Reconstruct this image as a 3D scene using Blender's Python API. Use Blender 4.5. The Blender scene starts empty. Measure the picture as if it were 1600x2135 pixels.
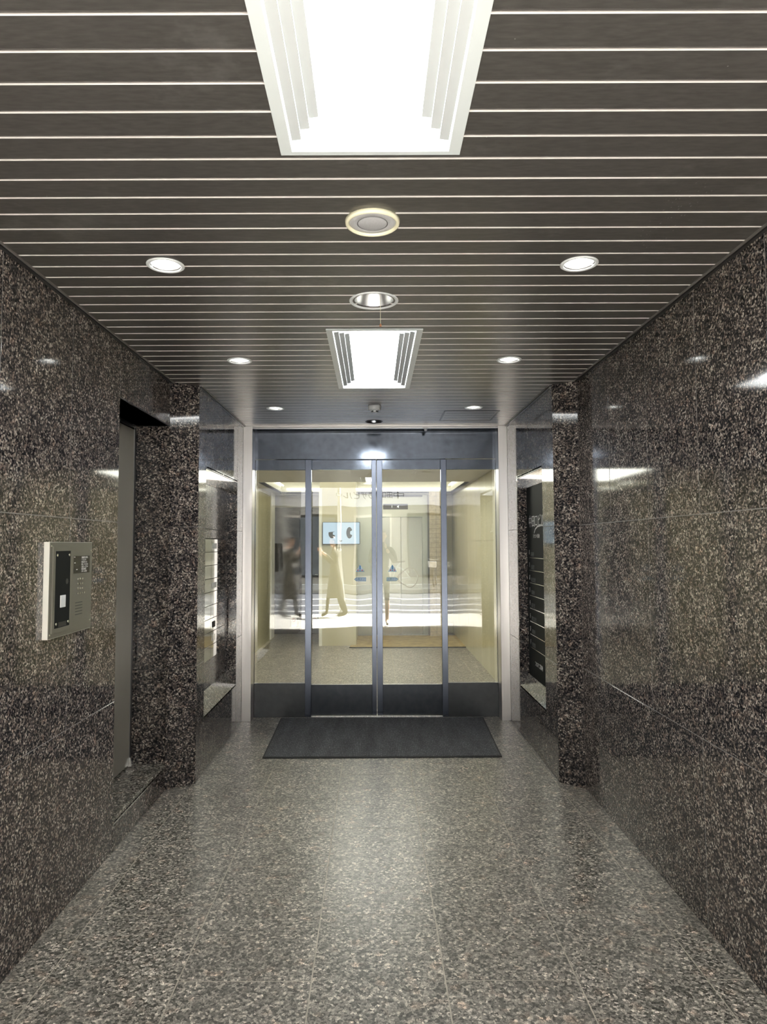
import bpy, bmesh, math, random
from mathutils import Vector, Matrix, Euler
random.seed(7)
scene = bpy.context.scene
PI = math.pi

# ------------------------------------------------------------------ camera
cam_d = bpy.data.cameras.new('camera')
cam = bpy.data.objects.new('camera', cam_d)
scene.collection.objects.link(cam)
cam.location = (0, 0, 1.481)
TILT, ROLL = 0.0583, -0.0035
cam.rotation_euler = (Matrix.Rotation(PI / 2 + TILT, 3, 'X') @ Matrix.Rotation(ROLL, 3, 'Z')).to_euler()
cam_d.sensor_fit = 'HORIZONTAL'
cam_d.sensor_width = 36
cam_d.lens = 36 * 1435.67 / 1600
cam_d.shift_x = 21.59 / 1600
cam_d.shift_y = -16.74 / 1600
cam_d.clip_start = 0.05
scene.camera = cam

# ------------------------------------------------------------------ world, sun, exposure
SKY_STRENGTH = 7.2
SUN_STRENGTH = 90.0
PANEL_EMIT = 26.0
DOWNLIGHT_EMIT = 34.0
LOBBY_POWER = 52.0
world = bpy.data.worlds.new('world')
scene.world = world
world.use_nodes = True
wn = world.node_tree.nodes
wl = world.node_tree.links
wn.clear()
wo = wn.new('ShaderNodeOutputWorld')
wb = wn.new('ShaderNodeBackground')
wb.inputs['Color'].default_value = (0.90, 0.95, 1.0, 1)
wb.inputs['Strength'].default_value = SKY_STRENGTH
wl.new(wb.outputs[0], wo.inputs[0])
sun_d = bpy.data.lights.new('sun', 'SUN')
sun_d.energy = SUN_STRENGTH
sun_d.angle = 0.009
sun_d.color = (1.0, 0.97, 0.92)
sun = bpy.data.objects.new('sun', sun_d)
scene.collection.objects.link(sun)
sun.rotation_euler = Vector((-0.62, 0.28, -1.0)).to_track_quat('-Z', 'Y').to_euler()

def area_light(name, loc, sx, sy, power, rot=(0, 0, 0), color=(1, 1, 1)):
    d = bpy.data.lights.new(name, 'AREA')
    d.shape = 'RECTANGLE'; d.size = sx; d.size_y = sy; d.energy = power; d.color = color
    o = bpy.data.objects.new(name, d); scene.collection.objects.link(o)
    o.location = loc; o.rotation_euler = rot
    return o
area_light('lobby_fill', (0.0, 8.0, 2.29), 1.0, 1.8, LOBBY_POWER, color=(1, 0.98, 0.90))  # added area light with no visible fixture, brightens the lobby
scene.view_settings.view_transform = 'Standard'
scene.view_settings.look = 'None'
scene.view_settings.exposure = 0.18
scene.view_settings.gamma = 1.0
scene.view_settings.use_curve_mapping = False
scene.cycles.max_bounces = 10
scene.cycles.glossy_bounces = 6
scene.cycles.diffuse_bounces = 4
scene.cycles.transparent_max_bounces = 16
scene.cycles.sample_clamp_indirect = 20
scene.cycles.caustics_reflective = False
scene.cycles.caustics_refractive = False

# ------------------------------------------------------------------ helpers
def link(o, parent=None):
    scene.collection.objects.link(o)
    if parent: o.parent = parent
    return o
def obj(name, bm, mats, parent=None, loc=None, smooth=False):
    me = bpy.data.meshes.new(name)
    bmesh.ops.recalc_face_normals(bm, faces=bm.faces)
    bm.to_mesh(me); bm.free()
    if not isinstance(mats, (list, tuple)): mats = [mats]
    for m in mats: me.materials.append(m)
    if smooth:
        for p in me.polygons: p.use_smooth = True
    o = bpy.data.objects.new(name, me)
    link(o, parent)
    if loc: o.location = loc
    return o
def empty(name, loc=(0, 0, 0), rz=0):
    o = bpy.data.objects.new(name, None)
    o.empty_display_size = 0.05
    o.location = loc; o.rotation_euler = (0, 0, rz)
    return link(o)
def tag(o, label, cat, group=None):
    o['label'] = label; o['category'] = cat
    if group: o['group'] = group
    return o
def struct(o, label=None):
    o['kind'] = 'structure'
    if label: o['label'] = label
    return o
def part(o, loc_parent):
    """parent keeping world position (thing's empty may sit away from the origin)"""
    o.parent = loc_parent
    o.matrix_parent_inverse = loc_parent.matrix_basis.inverted()
    return o
def copy_tree(o, parent=None):
    c = o.copy(); scene.collection.objects.link(c)
    if parent: c.parent = parent
    for ch in list(o.children): copy_tree(ch, c)
    return c
def B(): return bmesh.new()
def box(bm, x0, x1, y0, y1, z0, z1, mi=0, bevel=0):
    vs = [bm.verts.new((x, y, z)) for x in (x0, x1) for y in (y0, y1) for z in (z0, z1)]
    idx = [(0, 1, 3, 2), (4, 6, 7, 5), (0, 4, 5, 1), (2, 3, 7, 6), (0, 2, 6, 4), (1, 5, 7, 3)]
    fs = []
    for t in idx:
        f = bm.faces.new([vs[i] for i in t]); f.material_index = mi; fs.append(f)
    if bevel:
        es = list({e for f in fs for e in f.edges})
        bmesh.ops.bevel(bm, geom=es, offset=bevel, segments=1, affect='EDGES', profile=0.5)
    return bm
def boxo(name, x0, x1, y0, y1, z0, z1, mat, parent=None, bevel=0):
    return obj(name, box(B(), x0, x1, y0, y1, z0, z1, 0, bevel), mat, parent)
def prism(bm, pts, z0, z1, mi=0):
    """plan polygon extruded in z"""
    lo = [bm.verts.new((p[0], p[1], z0)) for p in pts]
    hi = [bm.verts.new((p[0], p[1], z1)) for p in pts]
    n = len(pts)
    fs = [bm.faces.new(lo[::-1]), bm.faces.new(hi)]
    for i in range(n): fs.append(bm.faces.new((lo[i], lo[(i + 1) % n], hi[(i + 1) % n], hi[i])))
    for f in fs: f.material_index = mi
    return bm
def solid(bm, ptsA, ptsB, mi=0):
    """loft between two equal-length 3D loops, capped"""
    a = [bm.verts.new(p) for p in ptsA]; b = [bm.verts.new(p) for p in ptsB]
    n = len(a); fs = [bm.faces.new(a[::-1]), bm.faces.new(b)]
    for i in range(n): fs.append(bm.faces.new((a[i], a[(i + 1) % n], b[(i + 1) % n], b[i])))
    for f in fs: f.material_index = mi
    return bm
def lathe(bm, prof, seg=32, c=(0, 0, 0), mi=0, closed=False):
    """profile of (r, z) revolved about z"""
    rings = []
    for r, z in prof:
        if r < 1e-6: rings.append([bm.verts.new((c[0], c[1], c[2] + z))])
        else: rings.append([bm.verts.new((c[0] + r * math.cos(2 * PI * i / seg), c[1] + r * math.sin(2 * PI * i / seg), c[2] + z)) for i in range(seg)])
    m = len(rings)
    for k in range(m if closed else m - 1):
        a, b = rings[k], rings[(k + 1) % m]
        for i in range(seg):
            j = (i + 1) % seg
            if len(a) == 1 and len(b) == 1: continue
            if len(a) == 1: f = bm.faces.new((a[0], b[j], b[i]))
            elif len(b) == 1: f = bm.faces.new((a[i], a[j], b[0]))
            else: f = bm.faces.new((a[i], a[j], b[j], b[i]))
            f.material_index = mi; f.smooth = True
    return bm
def tube(bm, p, q, r, seg=10, r2=None, mi=0):
    p, q = Vector(p), Vector(q); d = (q - p)
    r2 = r if r2 is None else r2
    u = d.orthogonal().normalized(); v = d.normalized().cross(u)
    A = [bm.verts.new(p + (u * math.cos(2 * PI * i / seg) + v * math.sin(2 * PI * i / seg)) * r) for i in range(seg)]
    C = [bm.verts.new(q + (u * math.cos(2 * PI * i / seg) + v * math.sin(2 * PI * i / seg)) * r2) for i in range(seg)]
    fs = [bm.faces.new(A[::-1]), bm.faces.new(C)]
    for i in range(seg):
        f = bm.faces.new((A[i], A[(i + 1) % seg], C[(i + 1) % seg], C[i])); f.smooth = True; fs.append(f)
    for f in fs: f.material_index = mi
    return bm
def torus(bm, c, R, r, axis='X', seg=32, rs=8, mi=0):
    vs = []
    for i in range(seg):
        a = 2 * PI * i / seg
        ring = []
        for j in range(rs):
            b = 2 * PI * j / rs
            u = (R + r * math.cos(b)) * math.cos(a); w = (R + r * math.cos(b)) * math.sin(a); h = r * math.sin(b)
            p = {'X': (h, u, w), 'Y': (u, h, w), 'Z': (u, w, h)}[axis]
            ring.append(bm.verts.new((c[0] + p[0], c[1] + p[1], c[2] + p[2])))
        vs.append(ring)
    for i in range(seg):
        for j in range(rs):
            f = bm.faces.new((vs[i][j], vs[(i + 1) % seg][j], vs[(i + 1) % seg][(j + 1) % rs], vs[i][(j + 1) % rs]))
            f.smooth = True; f.material_index = mi
    return bm
def text_obj(name, body, size, loc, rot, mat, parent=None, align='LEFT', ext=0.0006, sx=1.0):
    cu = bpy.data.curves.new(name, 'FONT')
    cu.body = body; cu.size = size; cu.align_x = align; cu.align_y = 'CENTER'; cu.extrude = ext
    cu.resolution_u = 2
    tmp = bpy.data.objects.new('tmp_text', cu); scene.collection.objects.link(tmp)
    bpy.context.view_layer.update()
    dg = bpy.context.evaluated_depsgraph_get()
    me = bpy.data.meshes.new_from_object(tmp.evaluated_get(dg))
    me.transform(Matrix.Translation(loc) @ Euler(rot).to_matrix().to_4x4() @ Matrix.Diagonal((sx, 1, 1, 1)))
    bpy.data.objects.remove(tmp)
    me.materials.clear(); me.materials.append(mat)
    o = bpy.data.objects.new(name, me)
    return link(o, parent)

# ------------------------------------------------------------------ materials
def mat(name):
    m = bpy.data.materials.new(name); m.use_nodes = True
    nt = m.node_tree; nt.nodes.clear()
    out = nt.nodes.new('ShaderNodeOutputMaterial')
    return m, nt, out
def principled(nt, out, **k):
    p = nt.nodes.new('ShaderNodeBsdfPrincipled')
    for a, b in k.items():
        p.inputs[a.replace('_', ' ')].default_value = b
    nt.links.new(p.outputs[0], out.inputs['Surface'])
    return p
def ramp(nt, stops, interp='LINEAR'):
    r = nt.nodes.new('ShaderNodeValToRGB'); cr = r.color_ramp; cr.interpolation = interp
    while len(cr.elements) < len(stops): cr.elements.new(0.5)
    for e, (p, c) in zip(cr.elements, stops):
        e.position = p; e.color = (c[0], c[1], c[2], 1) if not isinstance(c, (int, float)) else (c, c, c, 1)
    return r
def node(nt, t, **k):
    n = nt.nodes.new(t)
    for a, b in k.items():
        if a in ('operation', 'blend_type', 'data_type', 'noise_dimensions', 'feature', 'distance', 'vector_type', 'interpolation_type', 'voronoi_dimensions'): setattr(n, a, b)
        else: n.inputs[a].default_value = b
    return n
def pos(nt, scale=(1, 1, 1), rnd=True):
    g = nt.nodes.new('ShaderNodeNewGeometry')
    v = g.outputs['Position']
    if rnd:
        oi = nt.nodes.new('ShaderNodeObjectInfo')
        m = node(nt, 'ShaderNodeMath', operation='MULTIPLY'); m.inputs[1].default_value = 37.0
        nt.links.new(oi.outputs['Random'], m.inputs[0])
        a = node(nt, 'ShaderNodeVectorMath', operation='ADD')
        nt.links.new(v, a.inputs[0]); nt.links.new(m.outputs[0], a.inputs[1]); v = a.outputs[0]
    s = node(nt, 'ShaderNodeVectorMath', operation='MULTIPLY'); s.inputs[1].default_value = scale
    nt.links.new(v, s.inputs[0])
    return s.outputs[0]
def simple(name, col, rough=0.5, metal=0.0, noise=0.0, nscale=8, bump=0.0, bscale=60, stretch=(1, 1, 1), spec=0.5):
    m, nt, out = mat(name)
    p = principled(nt, out, Base_Color=(*col, 1), Roughness=rough, Metallic=metal)
    p.inputs['Specular IOR Level'].default_value = spec
    v = pos(nt, stretch, False)
    n = node(nt, 'ShaderNodeTexNoise', Scale=nscale, Detail=4.0)
    nt.links.new(v, n.inputs['Vector'])
    k = noise
    r = ramp(nt, [(0.3, tuple(c * (1 - k) for c in col)), (0.7, tuple(min(1, c * (1 + k)) for c in col))])
    nt.links.new(n.outputs['Fac'], r.inputs[0]); nt.links.new(r.outputs[0], p.inputs['Base Color'])
    if bump:
        n2 = node(nt, 'ShaderNodeTexNoise', Scale=bscale, Detail=2.0)
        nt.links.new(v, n2.inputs['Vector'])
        b = node(nt, 'ShaderNodeBump', Strength=bump, Distance=0.002)
        nt.links.new(n2.outputs['Fac'], b.inputs['Height']); nt.links.new(b.outputs[0], p.inputs['Normal'])
    return m
def emit(name, col, s):
    m, nt, out = mat(name)
    e = nt.nodes.new('ShaderNodeEmission'); e.inputs[0].default_value = (*col, 1); e.inputs[1].default_value = s
    nt.links.new(e.outputs[0], out.inputs['Surface'])
    return m

def granite(name, stops, scale, rough, gain=1.0, big=0.18, stretch=(1, 1, 1), coarse=None):
    """speckled stone: voronoi grains coloured from a palette, larger blotches of pink feldspar"""
    m, nt, out = mat(name)
    p = principled(nt, out, Roughness=rough)
    v = pos(nt, stretch, True)
    nz = node(nt, 'ShaderNodeTexNoise', Scale=scale * 0.9, Detail=2.0)
    nt.links.new(v, nz.inputs['Vector'])
    sub = node(nt, 'ShaderNodeVectorMath', operation='SUBTRACT'); sub.inputs[1].default_value = (0.5, 0.5, 0.5)
    nt.links.new(nz.outputs['Color'], sub.inputs[0])
    sc = node(nt, 'ShaderNodeVectorMath', operation='SCALE'); sc.inputs['Scale'].default_value = 1.4 / scale
    nt.links.new(sub.outputs[0], sc.inputs[0])
    ad = node(nt, 'ShaderNodeVectorMath', operation='ADD')
    nt.links.new(v, ad.inputs[0]); nt.links.new(sc.outputs[0], ad.inputs[1])
    vo = node(nt, 'ShaderNodeTexVoronoi', Scale=scale)
    nt.links.new(ad.outputs[0], vo.inputs['Vector'])
    sp = nt.nodes.new('ShaderNodeSeparateColor'); nt.links.new(vo.outputs['Color'], sp.inputs[0])
    # low-frequency density shift so that light grains cluster
    lf = node(nt, 'ShaderNodeTexNoise', Scale=scale * 0.10, Detail=3.0)
    nt.links.new(v, lf.inputs['Vector'])
    mr = node(nt, 'ShaderNodeMath', operation='MULTIPLY_ADD'); mr.inputs[1].default_value = 0.5; mr.inputs[2].default_value = -0.25
    nt.links.new(lf.outputs['Fac'], mr.inputs[0])
    a2 = node(nt, 'ShaderNodeMath', operation='ADD'); a2.use_clamp = True
    nt.links.new(sp.outputs[0], a2.inputs[0]); nt.links.new(mr.outputs[0], a2.inputs[1])
    rp = ramp(nt, [(q, tuple(c * gain for c in col)) for q, col in stops], 'CONSTANT')
    nt.links.new(a2.outputs[0], rp.inputs[0])
    # finer crystals inside the grains
    vf = node(nt, 'ShaderNodeTexVoronoi', Scale=scale * 2.3)
    nt.links.new(ad.outputs[0], vf.inputs['Vector'])
    sf = nt.nodes.new('ShaderNodeSeparateColor'); nt.links.new(vf.outputs['Color'], sf.inputs[0])
    rf = ramp(nt, [(0.0, 0.35), (0.35, 0.8), (0.7, 1.05), (1.0, 1.5)])
    nt.links.new(sf.outputs[1], rf.inputs[0])
    mx = node(nt, 'ShaderNodeMix', data_type='RGBA', blend_type='MULTIPLY'); mx.inputs[0].default_value = 0.85
    nt.links.new(rp.outputs[0], mx.inputs[6]); nt.links.new(rf.outputs[0], mx.inputs[7])
    # pink / tan blotches
    nb = node(nt, 'ShaderNodeTexNoise', Scale=scale * 0.16, Detail=1.0)
    nt.links.new(v, nb.inputs['Vector'])
    rb = ramp(nt, [(0.60, 0.0), (0.74, 1.0)])
    nt.links.new(nb.outputs['Fac'], rb.inputs[0])
    mb = node(nt, 'ShaderNodeMath', operation='MULTIPLY'); mb.inputs[1].default_value = big
    nt.links.new(rb.outputs[0], mb.inputs[0])
    m2 = node(nt, 'ShaderNodeMix', data_type='RGBA', blend_type='MULTIPLY'); m2.inputs[7].default_value = (1.7, 1.3, 1.1, 1)
    nt.links.new(mb.outputs[0], m2.inputs[0]); nt.links.new(mx.outputs[2], m2.inputs[6])
    nt.links.new(m2.outputs[2], p.inputs['Base Color'])
    if rough > 0.2:
        b = node(nt, 'ShaderNodeBump', Strength=0.25, Distance=0.0006)
        nt.links.new(sf.outputs[1], b.inputs['Height']); nt.links.new(b.outputs[0], p.inputs['Normal'])
    return m
WALL_STOPS = [(0.0, (.010, .010, .012)), (0.24, (.030, .028, .030)), (0.44, (.060, .052, .048)), (0.60, (.105, .088, .078)),
              (0.74, (.175, .145, .125)), (0.86, (.27, .235, .205)), (0.95, (.40, .36, .31))]
FLOOR_STOPS = [(0.0, (.062, .058, .050)), (0.16, (.112, .106, .092)), (0.36, (.170, .158, .136)), (0.58, (.232, .214, .184)),
               (0.76, (.315, .287, .245)), (0.89, (.42, .385, .33)), (0.965, (.55, .505, .44))]
M_WALL = granite('polished_dark_granite', WALL_STOPS, 150, 0.07, 1.32, 0.35)
M_WALL2 = granite('polished_dark_granite_coarse', WALL_STOPS, 125, 0.06, 1.1, 0.4)
M_HONED = granite('honed_granite', [(q, tuple(c * 1.7 for c in col)) for q, col in WALL_STOPS], 150, 0.16, 1.0, 0.2)
M_FLOOR = granite('flamed_floor_granite', FLOOR_STOPS, 108, 0.30, 1.30, 0.35)
M_SILL = granite('sill_granite', FLOOR_STOPS, 110, 0.10, 0.85, 0.25)
M_GROUTW = simple('wall_joint_filler', (.20, .19, .18), 0.7, noise=0.2)
M_GROUTF = simple('floor_joint_filler', (.46, .42, .35), 0.8, noise=0.2)

def metal(name, col, rough, streak=(1, 1, 60), amt=0.12, bump=0.02, metal=1.0, sc=14):
    m, nt, out = mat(name)
    p = principled(nt, out, Base_Color=(*col, 1), Roughness=rough, Metallic=metal)
    v = pos(nt, streak, False)
    n = node(nt, 'ShaderNodeTexNoise', Scale=sc, Detail=4.0)
    nt.links.new(v, n.inputs['Vector'])
    r = ramp(nt, [(0.3, tuple(c * (1 - amt) for c in col)), (0.7, tuple(c * (1 + amt) for c in col))])
    nt.links.new(n.outputs['Fac'], r.inputs[0]); nt.links.new(r.outputs[0], p.inputs['Base Color'])
    if bump:
        b = node(nt, 'ShaderNodeBump', Strength=bump, Distance=0.001)
        nt.links.new(n.outputs['Fac'], b.inputs['Height']); nt.links.new(b.outputs[0], p.inputs['Normal'])
    return m
M_STEEL = metal('brushed_stainless_steel', (.80, .77, .75), 0.32, (10, 10, 0.2), 0.03, 0)
M_STEEL_H = metal('brushed_stainless_head', (.70, .67, .64), 0.28, (1, 40, 40), 0.05, 0)
M_SLATE = metal('slate_grey_coated_metal', (.135, .155, .19), 0.13, (3, 3, 3), 0.15, 0.01, 0.85, 6)
M_STILE = metal('blue_grey_anodised_stile', (.15, .17, .215), 0.25, (60, 60, .5), 0.06, 0, 0.9)
M_DARKRAIL = metal('dark_bottom_rail', (.085, .095, .11), 0.25, (3, 3, 3), 0.15, 0.02, 0.6, 6)
M_MIRROR = metal('polished_stainless_letterbox', (.52, .52, .50), 0.06, (1, 2, 2), 0.03, 0.03)
M_BLACK = simple('black_gap', (.006, .006, .006), 0.6)
M_CHROME = metal('satin_chrome', (.75, .75, .73), 0.2, (1, 1, 1), 0.03, 0)
M_WHITE = simple('white_enamel', (.74, .76, .76), 0.35, noise=0.02)
M_LOUVRE = simple('white_louvre_enamel', (.60, .64, .64), 0.3, noise=0.02)
def blade_mat():
    m, nt, out = mat('translucent_louvre')
    d = nt.nodes.new('ShaderNodeBsdfDiffuse'); d.inputs[0].default_value = (.50, .52, .52, 1)
    t = nt.nodes.new('ShaderNodeBsdfTranslucent'); t.inputs[0].default_value = (.85, .93, .95, 1)
    x = nt.nodes.new('ShaderNodeMixShader'); x.inputs[0].default_value = 0.05
    nt.links.new(d.outputs[0], x.inputs[1]); nt.links.new(t.outputs[0], x.inputs[2]); nt.links.new(x.outputs[0], out.inputs['Surface'])
    return m
M_BLADE = blade_mat()
M_CREAM_PL = simple('yellowed_cream_plastic', (.86, .82, .60), 0.4, noise=0.03)
M_MESH = simple('grey_speaker_mesh', (.50, .50, .51), 0.55, noise=0.10, nscale=300, bump=0.4, bscale=700)
M_REFL = metal('spun_aluminium_reflector', (.86, .88, .88), 0.30, (1, 1, 1), 0.04, 0)
M_DIFF = emit('lit_diffuser', (1.0, 1.0, 0.985), PANEL_EMIT)
M_LAMP = emit('lit_lamp', (1.0, 1.0, 0.96), DOWNLIGHT_EMIT)
M_DOOR = simple('greige_steel_door', (.27, .255, .215), 0.34, metal=0.2, noise=0.04, nscale=3)
M_DOOREDGE = simple('door_edge_steel', (.32, .32, .31), 0.3, metal=0.6, noise=0.03)
M_DFRAME = simple('dark_door_frame', (.035, .034, .034), 0.35, metal=0.3, noise=0.05)
M_PANEL = metal('champagne_intercom_metal', (.20, .193, .16), 0.36, (1, 1, 60), 0.04, 0, 0.4)
M_PANEL_LIT = simple('champagne_intercom_lit_edge', (.88, .86, .78), 0.35, metal=0.2, noise=0.02)  # street light on the box edge put into its paler colour
M_ACRYL = simple('black_acrylic', (.008, .010, .010), 0.55, spec=0.12)
M_TXT = simple('white_print', (.75, .75, .73), 0.5)
M_GTXT = simple('grey_print', (.13, .14, .14), 0.5)
M_CREAM = simple('cream_wall_panel', (.56, .52, .36), 0.18, noise=0.05, nscale=1.2, stretch=(4, 4, 0.4))
M_CREAMCEIL = simple('lobby_ceiling_paint', (.50, .475, .41), 0.6, noise=0.03)
M_WHITEWALL = simple('lobby_white_trim', (.78, .76, .66), 0.5, noise=0.03)
M_DARKDOOR = simple('dark_brown_door', (.022, .020, .019), 0.25, noise=0.12)
M_TILE = simple('beige_wall_tile', (.52, .44, .31), 0.35, noise=0.12, nscale=30)
M_TILEGR = simple('tile_joint', (.28, .25, .21), 0.8, noise=0.1)

# ceiling slats: satin bronze-grey with profile streaks running along x
def slat_mat():
    m, nt, out = mat('satin_bronze_aluminium')
    p = principled(nt, out, Metallic=0.55, Roughness=0.30)
    v = pos(nt, (0.25, 1, 1), True)
    n1 = node(nt, 'ShaderNodeTexNoise', Scale=95.0, Detail=3.0); nt.links.new(v, n1.inputs['Vector'])
    r = ramp(nt, [(0.3, (.108, .101, .093)), (0.7, (.150, .140, .130))])
    nt.links.new(n1.outputs['Fac'], r.inputs[0])
    # dust, scuffs and pale specks
    v2 = pos(nt, (1, 1, 1), False)
    vs = node(nt, 'ShaderNodeTexVoronoi', Scale=17.0); nt.links.new(v2, vs.inputs['Vector'])
    rs = ramp(nt, [(0.0, 1.0), (0.022, 0.6), (0.035, 0.0)]); nt.links.new(vs.outputs['Distance'], rs.inputs[0])
    sp = nt.nodes.new('ShaderNodeSeparateColor'); nt.links.new(vs.outputs['Color'], sp.inputs[0])
    rr = ramp(nt, [(0.80, 0.0), (0.84, 1.0)]); nt.links.new(sp.outputs[0], rr.inputs[0])
    mm = node(nt, 'ShaderNodeMath', operation='MULTIPLY'); nt.links.new(rs.outputs[0], mm.inputs[0]); nt.links.new(rr.outputs[0], mm.inputs[1])
    sm = node(nt, 'ShaderNodeTexNoise', Scale=2.2, Detail=6.0, Roughness=0.7); nt.links.new(v2, sm.inputs['Vector'])
    rsm = ramp(nt, [(0.56, 0.0), (0.80, 0.35)]); nt.links.new(sm.outputs['Fac'], rsm.inputs[0])
    mxx = node(nt, 'ShaderNodeMath', operation='MAXIMUM'); nt.links.new(mm.outputs[0], mxx.inputs[0]); nt.links.new(rsm.outputs[0], mxx.inputs[1])
    # column of pale drip spots on the right of the ceiling
    vd = pos(nt, (1, 0.55, 1), False)
    vv = node(nt, 'ShaderNodeTexVoronoi', Scale=110.0); nt.links.new(vd, vv.inputs['Vector'])
    rd = ramp(nt, [(0.0, 1.0), (0.20, 0.9), (0.30, 0.0)]); nt.links.new(vv.outputs['Distance'], rd.inputs[0])
    s3 = nt.nodes.new('ShaderNodeSeparateColor'); nt.links.new(vv.outputs['Color'], s3.inputs[0])
    r3 = ramp(nt, [(0.72, 0.0), (0.76, 1.0)]); nt.links.new(s3.outputs[0], r3.inputs[0])
    sx = nt.nodes.new('ShaderNodeSeparateXYZ'); nt.links.new(v2, sx.inputs[0])
    def bump1(src, c, w):
        a = node(nt, 'ShaderNodeMath', operation='SUBTRACT'); a.inputs[1].default_value = c; nt.links.new(src, a.inputs[0])
        b = node(nt, 'ShaderNodeMath', operation='ABSOLUTE'); nt.links.new(a.outputs[0], b.inputs[0])
        q = node(nt, 'ShaderNodeMapRange'); q.inputs['From Min'].default_value = w; q.inputs['From Max'].default_value = w * 0.3
        nt.links.new(b.outputs[0], q.inputs['Value']); return q.outputs[0]
    bx = bump1(sx.outputs[0], 0.935, 0.085); by = bump1(sx.outputs[1], 2.13, 0.34)
    md = rd.outputs[0]
    for k in (r3.outputs[0], bx, by):
        t = node(nt, 'ShaderNodeMath', operation='MULTIPLY'); nt.links.new(md, t.inputs[0]); nt.links.new(k, t.inputs[1]); md = t.outputs[0]
    t = node(nt, 'ShaderNodeMath', operation='MULTIPLY'); nt.links.new(md, t.inputs[0]); t.inputs[1].default_value = 0.55
    mx3 = node(nt, 'ShaderNodeMath', operation='MAXIMUM'); nt.links.new(mxx.outputs[0], mx3.inputs[0]); nt.links.new(t.outputs[0], mx3.inputs[1])
    mc = node(nt, 'ShaderNodeMix', data_type='RGBA'); mc.inputs[7].default_value = (.46, .45, .43, 1)
    nt.links.new(mx3.outputs[0], mc.inputs[0]); nt.links.new(r.outputs[0], mc.inputs[6])
    nt.links.new(mc.outputs[2], p.inputs['Base Color'])
    # waviness of the rolled profile (only varies along y): smears reflections along the corridor
    v4 = pos(nt, (0.02, 1, 1), True)
    n4 = node(nt, 'ShaderNodeTexNoise', Scale=260.0, Detail=2.0); nt.links.new(v4, n4.inputs['Vector'])
    b = node(nt, 'ShaderNodeBump', Strength=0.35, Distance=0.0006)
    nt.links.new(n4.outputs['Fac'], b.inputs['Height']); nt.links.new(b.outputs[0], p.inputs['Normal'])
    return m
M_SLAT = slat_mat()
M_GROOVE = simple('groove_light_tone', (.74, .70, .67), 0.40, metal=0.3, noise=0.05)  # pale tone paints the light caught by slat lips and groove walls

def glass_mat(name, ior=1.75, tint=(0.97, 0.985, 0.96)):
    m, nt, out = mat(name)
    tr = nt.nodes.new('ShaderNodeBsdfTransparent'); tr.inputs[0].default_value = (*tint, 1)
    gl = nt.nodes.new('ShaderNodeBsdfGlossy'); gl.inputs['Roughness'].default_value = 0.0
    v = pos(nt, (1, 1, 0.4), False)
    n = node(nt, 'ShaderNodeTexNoise', Scale=3.2, Detail=1.0); nt.links.new(v, n.inputs['Vector'])
    b = node(nt, 'ShaderNodeBump', Strength=0.10, Distance=0.012)
    nt.links.new(n.outputs['Fac'], b.inputs['Height']); nt.links.new(b.outputs[0], gl.inputs['Normal'])
    fr = nt.nodes.new('ShaderNodeFresnel'); fr.inputs['IOR'].default_value = ior
    mx = nt.nodes.new('ShaderNodeMixShader')
    nt.links.new(fr.outputs[0], mx.inputs[0]); nt.links.new(tr.outputs[0], mx.inputs[1]); nt.links.new(gl.outputs[0], mx.inputs[2])
    nt.links.new(mx.outputs[0], out.inputs['Surface'])
    return m
M_GLASS = glass_mat('door_glass')

def mat_mat():
    m, nt, out = mat('ribbed_grey_carpet')
    p = principled(nt, out, Roughness=0.95)
    v = pos(nt, (1, 1, 1), False)
    w = node(nt, 'ShaderNodeTexVoronoi', Scale=80.0); nt.links.new(v, w.inputs['Vector'])
    w.inputs['Randomness'].default_value = 0.25
    r = ramp(nt, [(0.15, (.36, .365, .37)), (0.5, (.085, .088, .092))]); nt.links.new(w.outputs['Distance'], r.inputs[0])
    n = node(nt, 'ShaderNodeTexNoise', Scale=4.0, Detail=4.0); nt.links.new(pos(nt, (3, 0.4, 1), False), n.inputs['Vector'])
    r2 = ramp(nt, [(0.3, 0.75), (0.7, 1.25)]); nt.links.new(n.outputs['Fac'], r2.inputs[0])
    mx = node(nt, 'ShaderNodeMix', data_type='RGBA', blend_type='MULTIPLY'); mx.inputs[0].default_value = 1
    nt.links.new(r.outputs[0], mx.inputs[6]); nt.links.new(r2.outputs[0], mx.inputs[7]); nt.links.new(mx.outputs[2], p.inputs['Base Color'])
    b = node(nt, 'ShaderNodeBump', Strength=0.8, Distance=0.003); b.invert = True
    nt.links.new(w.outputs['Distance'], b.inputs['Height']); nt.links.new(b.outputs[0], p.inputs['Normal'])
    return m
M_CARPET = mat_mat()
M_RUBBER = simple('black_rubber_edging', (.015, .015, .016), 0.6)

# ------------------------------------------------------------------ dimensions (metres, camera foot at the origin, y down the corridor)
XL, XR = -1.265, 1.277        # wide part of the corridor
NL, NR = -1.112, 1.150        # narrow part beside the door
YC, YN = 4.25, 4.37           # splayed corner starts / ends
YP, YD = 5.86, 6.00           # post faces, side light plane
ZC = 2.497
Z1, Z2 = 0.722, 1.594         # horizontal stone joints
Y0 = -0.20                    # street end of the corridor

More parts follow.
